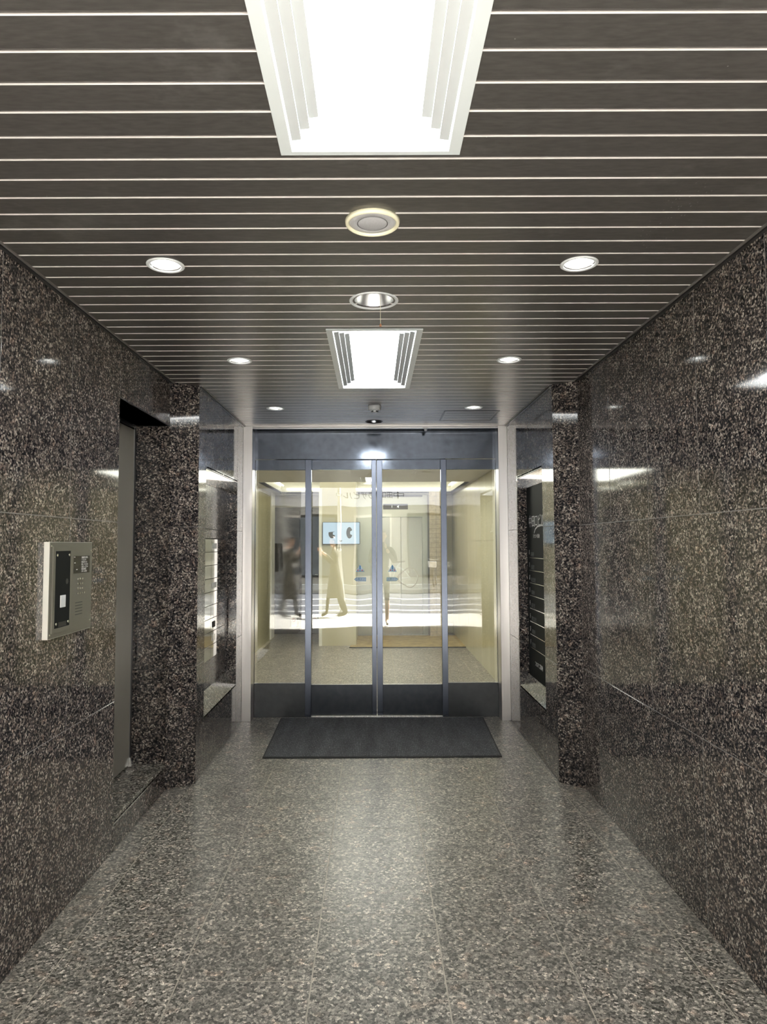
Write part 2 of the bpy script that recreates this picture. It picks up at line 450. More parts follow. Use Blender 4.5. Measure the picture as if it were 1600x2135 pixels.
# ------------------------------------------------------------------ floor
floor = struct(boxo('floor', -3.4, 3.4, Y0, 11.9, -0.06, -0.0008, M_GROUTF))
JX = [-1.58, -1.125, -0.67, -0.215, 0.24, 0.69, 1.13, 1.58]
def tile(x0, x1, y0, y1):
    g = 0.0023
    bm = box(B(), x0 + g, x1 - g, y0 + g, y1 - g, -0.02, random.uniform(-0.0003, 0.0))
    obj('tile', bm, M_FLOOR, floor)
for i in range(len(JX) - 1):
    off = 2.43 if i % 2 == 0 else 2.85
    y = off - 0.84 * 4
    while y < 11.8:
        a, b = max(y, Y0), min(y + 0.84, 11.85)
        if b > a + 0.02: tile(JX[i], JX[i + 1], a, b)
        y += 0.84

# ------------------------------------------------------------------ granite walls
def panel(parent, plane, at, a0, a1, z0, z1, m, out=1, gap=0.0017, th=0.02, proud=0.0):
    """stone slab; plane 'x': face lies at x=at, spans y a0..a1, its back goes towards -out"""
    g = gap
    if plane == 'x':
        lo, hi = sorted((at + proud * out, at - th * out)); bm = box(B(), lo, hi, a0 + 0.0026, a1 - 0.0026, z0 + g, z1 - g, 0, 0.0009)
    else:
        lo, hi = sorted((at + proud * out, at - th * out)); bm = box(B(), a0 + g, a1 - g, lo, hi, z0 + g, z1 - g, 0, 0.0009)
    return obj('stone_panel', bm, m, parent)
TH = 0.02
# left wall core with the steel-door recess
bm = B()
box(bm, XL - 0.5, XL - 0.0013, Y0, 3.41, 0, ZC + 0.2)
box(bm, XL - 0.5, XL - 0.0013, 3.41, YC + 0.02, 2.222, ZC + 0.2)
box(bm, XL - 0.5, XL - 0.235, 3.41, YC + 0.02, 0, 2.222)
prism(bm, [(XL - 0.5, YC + 0.024), (XL - 0.0013, YC + 0.024), (NL - 0.0013, YN + 0.004), (NL - 0.0013, 4.560), (NL - 0.5, 4.560)], 0, ZC + 0.2)
box(bm, NL - 0.5, NL - 0.12, 4.56, 5.62, 0, ZC + 0.2)
box(bm, NL - 0.12, NL - 0.0013, 4.56, 5.62, 0, 0.34)
box(bm, NL - 0.12, NL - 0.0013, 4.56, 5.62, 2.01, ZC + 0.2)
box(bm, NL - 0.5, NL - 0.0013, 5.624, 6.06, 0, ZC + 0.2)
wall_left = struct(obj('wall_left', bm, M_GROUTW))
def row(wall, at, out, ys, z0, z1, lo=Y0, hi=3.41, m=None):
    ys = [lo] + [y for y in ys if lo < y < hi] + [hi]
    for a, b in zip(ys, ys[1:]): panel(wall, 'x', at, a, b, z0, z1, m or M_WALL, out)
row(wall_left, XL, 1, [0.11, 0.66, 1.21, 1.76, 2.308, 2.865], Z2, ZC + 0.05)
row(wall_left, XL, 1, [0.11, 0.66, 1.21, 1.76, 2.308, 2.875], Z1, Z2)
row(wall_left, XL, 1, [0.40, 1.45], 0, Z1)
panel(wall_left, 'x', XL, 3.41, YC, 2.222, ZC + 0.05, M_WALL)
# recess: riser, sill with steel nosing, far reveal, soffit
panel(wall_left, 'x', XL, 3.41, YC, 0, 0.128, M_WALL2)
obj('sill_slab', box(B(), XL - 0.225, XL - 0.002, 3.412, YC + 0.02, 0.137, 0.154, 0, 0.002), M_SILL, wall_left)
obj('sill_nosing', box(B(), XL - 0.0013, XL + 0.003, 3.412, YC, 0.129, 0.1335), M_CHROME, wall_left)
for a, b in ((0.154, Z1), (Z1, Z2), (Z2, 2.222)):
    panel(wall_left, 'y', YC + 0.012, XL - 0.232, XL - 0.002, a, b, M_WALL2, -1, th=0.008)
obj('soffit_slab', box(B(), XL - 0.232, XL - 0.002, 3.41, YC + 0.01, 2.222, 2.24), M_WALL2, wall_left)
obj('lintel_edge', box(B(), XL - 0.006, XL + 0.0005, 3.41, YC, 2.217, 2.2225), M_DFRAME, wall_left)

bm = B()
box(bm, XR + 0.0013, XR + 0.5, Y0, YC + 0.02, 0, ZC + 0.2)
prism(bm, [(XR + 0.5, YC + 0.024), (XR + 0.5, 4.663), (NR + 0.0013, 4.663), (NR + 0.0013, YN + 0.004), (XR + 0.0013, YC + 0.024)], 0, ZC + 0.2)
box(bm, NR + 0.11, NR + 0.5, 4.663, 5.477, 0, ZC + 0.2)
box(bm, NR + 0.0013, NR + 0.11, 4.663, 5.477, 0, 0.36)
box(bm, NR + 0.0013, NR + 0.11, 4.663, 5.477, 2.02, ZC + 0.2)
box(bm, NR + 0.0013, NR + 0.5, 5.481, 6.06, 0, ZC + 0.2)
wall_right = struct(obj('wall_right', bm, M_GROUTW))
row(wall_right, XR, -1, [0.19, 0.69, 1.19, 1.69, 2.19, 2.69, 3.19, 3.70], Z2, ZC + 0.05, hi=YC)
row(wall_right, XR, -1, [1.2, 2.2, 3.20], Z1, Z2, hi=YC)
row(wall_right, XR, -1, [0.73, 1.73, 2.726], 0, Z1, hi=YC)

def splay(wall, p, q, z0, z1, side):
    """slanted corner slab between plan points p and q"""
    p, q = Vector((*p, 0)), Vector((*q, 0)); d = (q - p).normalized(); n = Vector((d.y, -d.x, 0)) * side
    g = 0.0015
    a, b = p + d * g, q - d * g
    bm = B(); prism(bm, [(a.x, a.y), (b.x, b.y), (b.x - n.x * 0.015, b.y - n.y * 0.015), (a.x - n.x * 0.015, a.y - n.y * 0.015)], z0 + g, z1 - g)
    obj('stone_panel', bm, M_WALL2, wall)
for a, b in ((0, Z1), (Z1, Z2), (Z2, ZC + 0.05)):
    splay(wall_left, (XL, YC), (NL, YN), a, b, 1)
    splay(wall_right, (XR, YC), (NR, YN), a, b, -1)

def niche_wall(wall, X, s, ya, yb, z0, z1, zb0, zb1, depth):
    """narrow wall with a picture-frame niche; s=-1 left wall (face looks +x), +1 right wall"""
    out = -s
    P = lambda a, b, c, d: panel(wall, 'x', X, a, b, c, d, M_WALL, out)
    for a, b in ((YN, ya), (yb, 6.0)):
        P(a, b, 0, z0 if False else Z1); P(a, b, Z1, Z2); P(a, b, Z2, ZC + 0.05)
    ym = (ya + yb) / 2
    P(ya, yb, 0, z0)
    P(ya, ym, z1, ZC + 0.05); P(ym, yb, z1, ZC + 0.05)
    xb = X + s * depth
    t = 0.012
    # sloping head and sill slabs
    for za, zb, sg in ((z1, zb1, 1), (z0, zb0, -1)):
        A = [(X, ya, za), (xb, ya, zb), (xb, ya, zb + sg * t), (X, ya, za + sg * t)]
        C = [(x, yb, z) for x, y, z in A]
        obj('niche_head' if sg > 0 else 'niche_sill', solid(B(), A, C), M_SILL if sg < 0 else M_MIRROR, wall)
    # upright reveals
    for y, sg in ((ya, -1), (yb, 1)):
        A = [(X, y, z0), (xb, y, zb0), (xb, y, zb1), (X, y, z1)]
        C = [(x, y + sg * 0.006, z) for x, y_, z in A]
        obj('niche_reveal', solid(B(), A, C), M_WALL2, wall)
    obj('niche_edge', box(B(), X - 0.002, X + 0.002, ya, yb, z1 - 0.006, z1 + 0.001), M_DFRAME, wall)
    return xb
xbL = niche_wall(wall_left, NL, -1, 4.564, 5.620, 0.360, 1.992, 0.452, 1.914, 0.086)
xbR = niche_wall(wall_right, NR, 1, 4.667, 5.477, 0.376, 2.001, 0.460, 1.922, 0.076)
# left niche back slabs around the letterboxes
def back(y0, y1, z0, z1): panel(wall_left, 'x', xbL, y0, y1, z0, z1, M_HONED, 1, th=0.015)
back(4.564, 5.09, 1.594, 1.914); back(5.09, 5.62, 1.594, 1.914)
back(4.564, 5.09, 1.526, 1.594); back(5.09, 5.62, 1.526, 1.594)
back(4.564, 5.09, 0.452, 0.648); back(5.09, 5.62, 0.452, 0.648)
back(5.552, 5.62, 0.648, 1.526); back(4.564, 4.60, 0.648, 1.526)

M_TRIM = simple('bronze_ceiling_bead', (.26, .24, .22), 0.35, metal=0.5, noise=0.05)
# dark ceiling edge angles
for nm, x0, x1, y0, y1 in (('trim_1', XL, XL + 0.014, Y0, YC), ('trim_2', XR - 0.014, XR, Y0, YC), ('trim_3', NL, NL + 0.014, YN, YP), ('trim_4', NR - 0.014, NR, YN, YP)):
    bm = box(B(), x0, x1, y0, y1, ZC - 0.010, ZC, 0)
    struct(obj(nm, bm, M_DFRAME))
for nm, x in (('trim_5', XL + 0.020), ('trim_6', XR - 0.020)):
    struct(boxo(nm, x - 0.0035, x + 0.0035, Y0, YC, ZC - 0.006, ZC, M_TRIM))
for nm, x in (('trim_7', NL + 0.019), ('trim_8', NR - 0.019)):
    struct(boxo(nm, x - 0.003, x + 0.003, YN, YP, ZC - 0.006, ZC, M_TRIM))

# ------------------------------------------------------------------ ceiling slats
ceiling = struct(boxo('ceiling', -1.9, 1.9, Y0, 6.1, ZC + 0.19, ZC + 0.24, M_BLACK))
LIGHTS = [(-0.004, 1.105, 0.232, 0.630), (0.009, 3.815, 0.230, 0.615)]     # x, y centre, half width, half length
HOLES = [(-0.753, 2.451, .058), (0.753, 2.451, .058), (-0.736, 3.757, .058), (0.755, 3.757, .058), (-0.728, 5.095, .058), (0.751, 5.085, .058),
         (0.006, 2.824, .088), (0.009, 5.668, .070)]
def slat_profile(c):
    Z = ZC
    return [((c - .0455, Z + .0010), 1), ((c - .0440, Z), 0), ((c + .0440, Z), 1), ((c + .0455, Z + .0010), 1), ((c + .0458, Z + .0034), 0), ((c + .0540, Z + .0034), 0),
            ((c + .0540, Z + .0044), 0), ((c - .0455, Z + .0044), 1)]
def make_slat(c, x0, x1):
    bm = B(); pr = slat_profile(c)
    A = [bm.verts.new((x0, p[0], p[1])) for p, _ in pr]; C = [bm.verts.new((x1, p[0], p[1])) for p, _ in pr]
    n = len(pr); bm.faces.new(A); bm.faces.new(C[::-1])
    for i in range(n):
        f = bm.faces.new((A[i], C[i], C[(i + 1) % n], A[(i + 1) % n])); f.material_index = pr[i][1]
    return bm
def yclip(c):
    if c + 0.06 < YC: return XL, XR
    if c > YN: return NL, NR
    t = min(1, max(0, (c - YC) / (YN - YC))); return XL + (NL - XL) * t + 0.0, XR + (NR - XR) * t
dg = None
k = 0
y = 1.31 - 0.1 * 15
while y < 5.90:
    x0, x1 = yclip(y)
    if YC - 0.06 < y < YN + 0.02: x0, x1 = x0 - 0.05, x1 + 0.05
    o = obj('ceiling_slat', make_slat(y, x0, x1), [M_SLAT, M_GROOVE], ceiling)
    cut = B(); used = False
    for (cx, cy, hw, hl) in LIGHTS:
        if cy - hl < y + 0.055 and cy + hl > y - 0.045:
            box(cut, cx - hw + 0.012, cx + hw - 0.012, cy - hl + 0.012, cy + hl - 0.012, ZC - 0.1, ZC + 0.1); used = True
    for (cx, cy, r) in HOLES:
        if cy - r < y + 0.055 and cy + r > y - 0.045:
            tube(cut, (cx, cy, ZC - 0.1), (cx, cy, ZC + 0.1), r - 0.006, 32); used = True
    if used:
        me = bpy.data.meshes.new('cut'); bmesh.ops.recalc_face_normals(cut, faces=cut.faces); cut.to_mesh(me)
        co = bpy.data.objects.new('cut', me); scene.collection.objects.link(co)
        md = o.modifiers.new('b', 'BOOLEAN'); md.operation = 'DIFFERENCE'; md.object = co; md.solver = 'EXACT'
        bpy.context.view_layer.update()
        dg = bpy.context.evaluated_depsgraph_get()
        nm = bpy.data.meshes.new_from_object(o.evaluated_get(dg))
        o.modifiers.clear(); o.data = nm
        bpy.data.objects.remove(co)
    cut.free()
    y += 0.1
    k += 1

# ------------------------------------------------------------------ recessed louvred ceiling lights
def troffer(cx, cy, hw, hl, label):
    r = tag(empty('ceiling_light', (cx, cy, ZC)), label, 'ceiling light', 'louvred ceiling lights')
    Z0 = -0.006; fr = 0.030
    bm = B()
    box(bm, -hw, -hw + fr, -hl, hl, Z0, 0.0005); box(bm, hw - fr, hw, -hl, hl, Z0, 0.0005)
    box(bm, -hw + fr, hw - fr, -hl, -hl + 0.016, Z0, 0.0005); box(bm, -hw + fr, hw - fr, hl - 0.016, hl, Z0, 0.0005)
    obj('frame', bm, M_LOUVRE, r)
    bm = B()
    d = 0.085
    box(bm, -hw + 0.014, -hw + 0.018, -hl + 0.014, hl - 0.014, 0, d); box(bm, hw - 0.018, hw - 0.014, -hl + 0.014, hl - 0.014, 0, d)
    box(bm, -hw + 0.018, hw - 0.018, -hl + 0.014, -hl + 0.018, 0, d); box(bm, -hw + 0.018, hw - 0.018, hl - 0.018, hl - 0.014, 0, d)
    box(bm, -hw + 0.014, hw - 0.014, -hl + 0.014, hl - 0.014, d, d + 0.003)
    obj('housing', bm, M_WHITE, r)
    obj('diffuser', box(B(), -0.128, 0.128, -hl + 0.024, hl - 0.024, 0.050, 0.074, 0, 0.003), M_DIFF, r)
    # three stepped louvre blades each side, each one higher and shorter than the one outside it
    for s in (-1, 1):
        for j in range(3):
            xo = hw - fr - 0.004 - 0.0245 * j
            zo = 0.000 + 0.007 * j
            e = hl - 0.020 - 0.035 * (j + 1)
            bm = B()
            A = [(s * xo, -e, zo), (s * (xo - 0.0239), -e, zo + 0.003), (s * (xo - 0.0239), -e, zo + 0.0055), (s * xo, -e, zo + 0.0025)]
            C = [(x, e, z) for x, y_, z in A]
            solid(bm, A, C)
            obj('louvre', bm, M_BLADE, r)
    return r
troffer(*LIGHTS[0], 'nearer white louvred ceiling light, cut off by the top of the photo')
troffer(*LIGHTS[1], 'farther white louvred ceiling light, between pull-cord downlight and smoke detector')

# ------------------------------------------------------------------ downlights
def downlight(cx, cy, label, r=0.068, lit=True):
    e = tag(empty('downlight', (cx, cy, ZC)), label, 'downlight', 'small round downlights' if lit and r < .08 else None)
    q = r - 0.014
    obj('trim_ring', lathe(B(), [(q, 0.004), (q, -0.003), (r - 0.004, -0.005), (r, -0.002), (r, 0.003)], 40, closed=True), M_WHITE, e, smooth=True)
    obj('reflector', lathe(B(), [(q, 0.003), (q * 0.93, 0.022), (q * 0.8, 0.05), (q * 0.6, 0.075), (0, 0.08)], 40), M_REFL, e, smooth=True)
    if lit:
        bm = B()
        lathe(bm, [(0, 0.012), (0.016, 0.016), (0.022, 0.030), (0.020, 0.05), (0.012, 0.078)], 20)
        obj('bulb', bm, M_LAMP, e, smooth=True)
    else:
        bm = B(); lathe(bm, [(0, 0.03), (0.014, 0.034), (0.022, 0.046), (0.02, 0.06), (0.012, 0.075)], 20)
        obj('bulb', bm, M_WHITE, e, smooth=True)
    return e
DLAB = ['lit downlight left of the pull-cord downlight, nearest of the left row', 'lit downlight right of the pull-cord downlight, nearest of the right row',
        'lit downlight left of the small louvred ceiling light, middle of its row', 'lit downlight right of the small louvred ceiling light, middle of its row',
        'lit downlight in front of the glass doors, farthest of the left row', 'lit downlight beside the ceiling hatch, farthest of the right row']
for (cx, cy, r), lb in zip(HOLES[:6], DLAB): downlight(cx, cy, lb)
pd = downlight(0.006, 2.824, 'unlit silver downlight with a hanging pull cord, on the ceiling centre line', 0.103, False)
bm = B()
tube(bm, (0, 0, 0.05), (0, 0, -0.088), 0.0008, 6)
cd = obj('pull_cord', bm, M_CREAM_PL, pd, loc=(0.028, 0.045, 0))
obj('cord_bead', lathe(B(), [(0, -0.098), (0.0045, -0.094), (0.005, -0.090), (0.003, -0.084), (0, -0.082)], 12), simple('orange_bead', (.45, .20, .10), 0.4), cd, smooth=True)

# ------------------------------------------------------------------ speaker, detector, sensor, hatch
sp = tag(empty('ceiling_speaker', (0.001, 2.114, ZC)), 'round cream-rimmed ceiling speaker with grey mesh, on the ceiling centre line', 'speaker')
obj('rim', lathe(B(), [(0.073, -0.004), (0.075, -0.011), (0.080, -0.014), (0.085, -0.010), (0.087, 0.002), (0.073, 0.002)], 48, closed=True), M_CREAM_PL, sp, smooth=True)
obj('grille', lathe(B(), [(0.075, -0.003), (0.073, -0.006), (0.050, -0.0085), (0.049, -0.0075), (0.047, -0.0085), (0, -0.0085)], 48), M_MESH, sp, smooth=True)
obj('cone_ring', lathe(B(), [(0.0455, -0.0088), (0.0470, -0.0094), (0.0485, -0.0088)], 48), simple('dark_mesh_ring', (.12, .12, .12), .6), sp, smooth=True)
sd = tag(empty('smoke_detector', (0.013, 5.0, ZC)), 'small white smoke detector in front of the glass doors', 'smoke detector')
obj('base', lathe(B(), [(0, 0), (0.044, 0), (0.048, -0.006), (0.048, -0.016), (0.044, -0.030), (0.046, -0.034), (0.038, -0.037), (0, -0.037)], 36), M_WHITE, sd, smooth=True)
obj('sensing_head', lathe(B(), [(0.027, -0.036), (0.028, -0.042), (0.024, -0.052), (0.018, -0.056), (0, -0.056)], 28), M_WHITE, sd, smooth=True)
for a in (-2.25, -0.9, 0.6, 2.2):
    bm = B()
    c, s = math.cos(a), math.sin(a)
    bx_ = [(c * 0.0245 - s * w, s * 0.0245 + c * w) for w in (-0.008, 0.008)] + [(c * 0.0285 - s * w, s * 0.0285 + c * w) for w in (0.008, -0.008)]
    prism(bm, bx_, -0.050, -0.043)
    obj('sensing_slot', bm, M_BLACK, sd)
se = tag(empty('door_sensor', (0.009, 5.668, ZC)), 'dark round recessed downlight just in front of the door header', 'downlight')
se.name = 'dark_downlight'
obj('trim_ring', lathe(B(), [(0.064, 0.004), (0.064, -0.003), (0.072, -0.004), (0.074, 0.002)], 36, closed=True), M_DFRAME, se, smooth=True)
obj('reflector', lathe(B(), [(0.066, 0.003), (0.060, 0.03), (0.045, 0.06), (0, 0.07)], 36), metal('smoked_reflector', (.30, .33, .38), .2, amt=.03, bump=0), se, smooth=True)
ht = tag(empty('ceiling_hatch', (0.76, 5.425, ZC)), 'square slatted ceiling access hatch near the right end of the door header', 'ceiling hatch')
bm = B(); w = 0.208
for s in (-1, 1):
    box(bm, s * w - 0.006, s * w + 0.006, -w, w, -0.003, 0.002); box(bm, -w, w, s * w - 0.006, s * w + 0.006, -0.003, 0.002)
obj('hatch_frame', bm, M_DFRAME, ht)
bm = B(); w = 0.193
for s in (-1, 1):
    box(bm, s * w - 0.004, s * w + 0.004, -w, w, -0.002, 0.002); box(bm, -w, w, s * w - 0.004, s * w + 0.004, -0.002, 0.002)
obj('hatch_panel_edge', bm, metal('hatch_edge', (.30, .28, .26), .35, amt=.05, bump=0), ht)

# ------------------------------------------------------------------ entrance screen: posts, head, side lights, sliding leaves
struct(boxo('trim_9', -1.1125, -1.032, YP, YD + 0.06, 0, ZC, M_STEEL, bevel=0.002))
struct(boxo('trim_10', 1.073, 1.1505, YP, YD + 0.06, 0, ZC, M_STEEL, bevel=0.002))
bm = box(B(), -1.032, 1.073, YP, YP + 0.03, 2.487, ZC + 0.01, 0, 0.001)
box(bm, -1.032, 1.073, YP + 0.001, YP + 0.03, 2.474, 2.4835, 0, 0.001)
struct(obj('trim_11', bm, M_STEEL_H))
struct(boxo('trim_12', -1.04, 1.08, YP + 0.02, YD + 0.12, 2.493, ZC + 0.2, M_BLACK))
struct(boxo('trim_13', -1.035, 1.075, YD, YD + 0.14, 2.2255, 2.493, M_SLATE, bevel=0.0015))      # header case
def glazed(root, x0, x1, y, z0, zb, zt, z1, st, rail_t, rail_b, stm, th=0.035):
    """st = list of stile (x0, x1)"""
    for a, b in st: obj('stile', box(B(), a, b, y, y + th, z0, z1, 0, 0.002), stm, root)
    xa = x0; xb = x1
    for a, b in st:
        if abs(a - x0) < 1e-6: xa = b
        if abs(b - x1) < 1e-6: xb = a
    obj('top_rail', box(B(), xa, xb, y + 0.003, y + th - 0.003, zt, z1, 0, 0.0015), rail_t, root)
    obj('bottom_rail', box(B(), xa, xb, y + 0.003, y + th - 0.003, z0, zb, 0, 0.0015), rail_b, root)
    obj('glass_pane', box(B(), xa, xb, y + th / 2 - 0.004, y + th / 2 + 0.004, zb - 0.005, zt + 0.005), M_GLASS, root)
    bd = B(); box(bd, xa, xb, y + 0.0015, y + 0.012, zb, zb + 0.004)
    obj('glazing_bead', bd, M_CHROME, root)
w1 = struct(empty('window_1', (0, 0, 0))); w2 = struct(empty('window_2', (0, 0, 0)))
M_DARKRAIL2 = metal('charcoal_side_rail', (.11, .115, .12), 0.25, (3, 3, 3), 0.12, 0.02, 0.6, 6)
glazed(w1, -1.045, -0.539, YD, 0.0, 0.289, 2.132, 2.222, [(-1.045, -1.030), (-0.593, -0.539)], M_SLATE, M_DARKRAIL2, M_STILE)
glazed(w2, 0.592, 1.088, YD, 0.0, 0.289, 2.132, 2.222, [(0.592, 0.642), (1.072, 1.088)], M_SLATE, M_DARKRAIL2, M_STILE)
d1 = struct(empty('door_1', (0, 0, 0))); d2 = struct(empty('door_2', (0, 0, 0)))
YL = YD + 0.045
glazed(d1, -0.585, 0.027, YL, 0.008, 0.266, 2.139, 2.2245, [(-0.585, -0.545), (-0.0135, 0.027)], M_SLATE, M_DARKRAIL, M_STILE)
glazed(d2, 0.031, 0.640, YL, 0.008, 0.266, 2.139, 2.2245, [(0.031, 0.080), (0.600, 0.640)], M_SLATE, M_DARKRAIL, M_STILE)
struct(boxo('trim_14', -0.54, 0.595, YL - 0.012, YL + 0.05, 0.0, 0.006, M_CHROME))
# blue warning stickers on the sliding glass
M_STB = simple('sticker_blue', (.03, .22, .50), 0.4); M_STW = simple('sticker_pale', (.55, .72, .85), 0.4)
M_STG = simple('sticker_green_grey', (.10, .25, .28), 0.4); M_STR = simple('sticker_red', (.55, .08, .10), 0.4)
def stickers(root, cx, s, m_line):
    yy = YL + 0.0130
    bm = B()
    a = 0.052 * s; pts = [(cx - a, 1.157), (cx + a * 0.62, 1.157), (cx + a, 1.174), (cx + a * 0.62, 1.191), (cx - a, 1.191)]
    solid(bm, [(x, yy, z) for x, z in pts], [(x, yy + 0.0008, z) for x, z in pts])
    st = obj('arrow_sticker', bm, m_line, root)
    c = (cx + a * 0.05, 1.174)
    pts2 = [(c[0] + (x - c[0]) * 0.92, c[1] + (z - c[1]) * 0.82) for x, z in pts]
    obj('sticker_face', solid(B(), [(x, yy - 0.0008, z) for x, z in pts2], [(x, yy, z) for x, z in pts2]), M_STW, st)
    text_obj('sticker_lettering', '自動ドア', 0.021, (c[0] - a * 0.10, yy - 0.0012, 1.174), (PI / 2, 0, 0), m_line, st, 'CENTER')
    bm = B(); pts = [(cx - 0.040, 1.240), (cx + 0.040, 1.240), (cx, 1.303)]
    solid(bm, [(x, yy, z) for x, z in pts], [(x, yy + 0.0008, z) for x, z in pts])
    t = obj('warning_sticker', bm, M_STW, root)
    bm = B(); box(bm, cx - 0.005, cx + 0.005, yy - 0.0008, yy, 1.262, 1.295); box(bm, cx - 0.030, cx + 0.030, yy - 0.0008, yy, 1.242, 1.246)
    lathe(bm, [(0, -0.006), (0.006, 0), (0, 0.006)], 10, (cx, yy, 1.253))
    obj('exclamation_mark', bm, M_STB, t)
    bm = B()
    for q in (-1, 1): box(bm, cx + q * 0.018 - 0.005, cx + q * 0.018 + 0.005, yy - 0.0008, yy, 1.248, 1.258)
    obj('hand_symbol', bm, M_STR, t)
stickers(d1, -0.117, -1, M_STB); stickers(d2, 0.167, 1, M_STG)
hd = tag(empty('door_head_sensor', (0.453, YP, 2.474)), 'small pale sensor bracket under the steel head strip, right of centre', 'sensor')
obj('bracket', box(B(), -0.022, 0.022, -0.010, 0.016, -0.006, 0.002, 0, 0.002), M_WHITE, hd)
obj('lens', box(B(), -0.012, 0.012, -0.008, 0.014, -0.024, -0.005, 0, 0.003), M_WHITE, hd)

# ------------------------------------------------------------------ mat
mt = tag(empty('entrance_mat', (0.07, 5.42, 0)), 'dark grey ribbed doormat on the stone floor before the glass doors', 'mat')
A = [(-0.845, -0.555), (0.820, -0.543), (0.862, 0.54), (-0.862, 0.54)]
bm = B(); prism(bm, A, 0.0, 0.006); obj('rubber_border', bm, M_RUBBER, mt)
Ai = [(-0.832, -0.540), (0.808, -0.529), (0.850, 0.53), (-0.850, 0.53)]
bm = B(); prism(bm, Ai, 0.006, 0.0095); obj('carpet_pile', bm, M_CARPET, mt)

# ------------------------------------------------------------------ steel door in the left recess
d3 = struct(empty('door_3', (0, 0, 0)), 'grey steel pivot door set back in the left granite wall')
DX = -1.470
obj('door_leaf', box(B(), DX - 0.026, DX, 3.415, 4.205, 0.166, 2.190, 0, 0.001), M_DOOR, d3)
obj('leaf_edge', box(B(), DX - 0.024, DX + 0.002, 4.2055, 4.215, 0.166, 2.190, 0, 0.001), M_DOOREDGE, d3)
bm = box(B(), DX - 0.024, DX + 0.002, 3.412, 4.16, 2.196, 2.2215)
obj('head_frame', bm, M_DFRAME, d3)
obj('frame_seam', box(B(), DX - 0.024, DX + 0.012, 3.412, 4.16, 2.207, 2.2095), M_BLACK, d3)
hg = obj('top_pivot', box(B(), DX - 0.010, DX + 0.026, 4.165, 4.228, 2.197, 2.2215, 0, 0.002), M_CHROME, d3)
obj('pivot_gap', box(B(), DX - 0.011, DX + 0.027, 4.164, 4.229, 2.208, 2.210), M_BLACK, hg)
bm = box(B(), DX - 0.004, DX + 0.022, 4.185, 4.235, 0.1545, 0.166, 0, 0.002)
solid(bm, [(DX, 4.205, .166), (DX + .018, 4.205, .166), (DX + .018, 4.232, .166), (DX, 4.232, .166)], [(DX, 4.212, .206), (DX + .008, 4.212, .206), (DX + .008, 4.226, .206), (DX, 4.226, .206)])
obj('floor_pivot', bm, M_CHROME, d3)
obj('gap_shade_strip', box(B(), DX - 0.028, DX - 0.004, 4.216, 4.259, 0.155, 2.22), M_DFRAME, d3)  # dark strip standing in for the shade in the gap beside the leaf

# ------------------------------------------------------------------ intercom panel on the left wall
ic = tag(empty('intercom_panel', (XL, 2.85, 1.306)), 'champagne metal intercom panel with keypad and black reader plate, on left granite wall', 'intercom')
bm = box(B(), 0.0, 0.022, -0.203, 0.197, -0.186, 0.188, 0, 0.001)
obj('back_box', bm, M_PANEL_LIT, ic)
obj('face_plate', box(B(), 0.020, 0.0232, -0.2015, 0.196, -0.1845, 0.187, 0, 0.0006), M_PANEL, ic)
bm = B()
y0, y1, z0, z1 = -0.182, -0.004, -0.166, 0.170
box(bm, 0.023, 0.029, y0, -0.163, z0, z1, 0, 0.0006); box(bm, 0.023, 0.029, -0.026, y1, z0, z1, 0, 0.0006)
box(bm, 0.023, 0.029, -0.163, -0.026, z0, -0.149, 0, 0.0006); box(bm, 0.023, 0.029, -0.163, -0.026, 0.152, z1, 0, 0.0006)
obj('reader_frame', bm, M_PANEL, ic)
rp_ = obj('reader_plate', box(B(), 0.023, 0.0262, -0.163, -0.026, -0.149, 0.152), M_ACRYL, ic)
for yy, zz in ((-0.146, 0.136), (-0.040, 0.136), (-0.146, -0.132), (-0.040, -0.132)):
    bm = B(); tube(bm, (0.026, yy, zz), (0.0285, yy, zz), 0.0055, 14); obj('screw', bm, M_CHROME, rp_)
obj('finger_sensor', box(B(), 0.026, 0.030, -0.114, -0.070, -0.071, -0.023, 0, 0.001), M_WHITE, rp_)
bm = B(); tube(bm, (0.026, -0.055, 0.030), (0.0275, -0.055, 0.030), 0.011, 16); obj('camera_eye', bm, M_DFRAME, rp_)
obj('key_slot', box(B(), 0.026, 0.0272, -0.125, -0.055, -0.146, -0.128), M_DFRAME, rp_)
for yy, zz in ((-0.190, 0.172), (-0.190, -0.170), (0.183, 0.150), (0.183, -0.150)):
    bm = B(); tube(bm, (0.023, yy, zz), (0.0245, yy, zz), 0.004, 10); obj('screw', bm, M_CHROME, ic)
ip = obj('instruction_plate', box(B(), 0.023, 0.0245, 0.004, 0.170, 0.057, 0.130), simple('brown_black_plate', (.022, .020, .017), .25), ic)
obj('display_window', box(B(), 0.0245, 0.025, 0.022, 0.072, 0.088, 0.108), simple('dim_display', (.05, .05, .04), .15), ip)
for yy, zz in ((0.010, 0.124), (0.014, 0.100), (0.034, 0.072)):
    obj('indicator_mark', box(B(), 0.0245, 0.0252, yy, yy + 0.012, zz, zz + 0.003), M_TXT, ip)
lines = ['部屋番号を押し', 'てください', '呼出ボタンを', '押してください', 'お話しください', '取消は取消', 'ボタンを押す']
for i, t in enumerate(lines):
    text_obj('instruction_lettering', t, 0.0095, (0.0252, 0.084, 0.1225 - i * 0.0098), (PI / 2, 0, PI / 2), M_TXT, ip, 'LEFT', 0.0002)
for rr in range(4):
    for cc in range(4 if rr == 3 else 3):
        yy = 0.050 + cc * 0.0215; zz = 0.034 - rr * 0.020
        kb = box(B(), 0.023, 0.0275, yy - 0.006, yy + 0.006, zz - 0.005, zz + 0.005, 0, 0.0015)
        obj('key_button', kb, M_CHROME, ic)
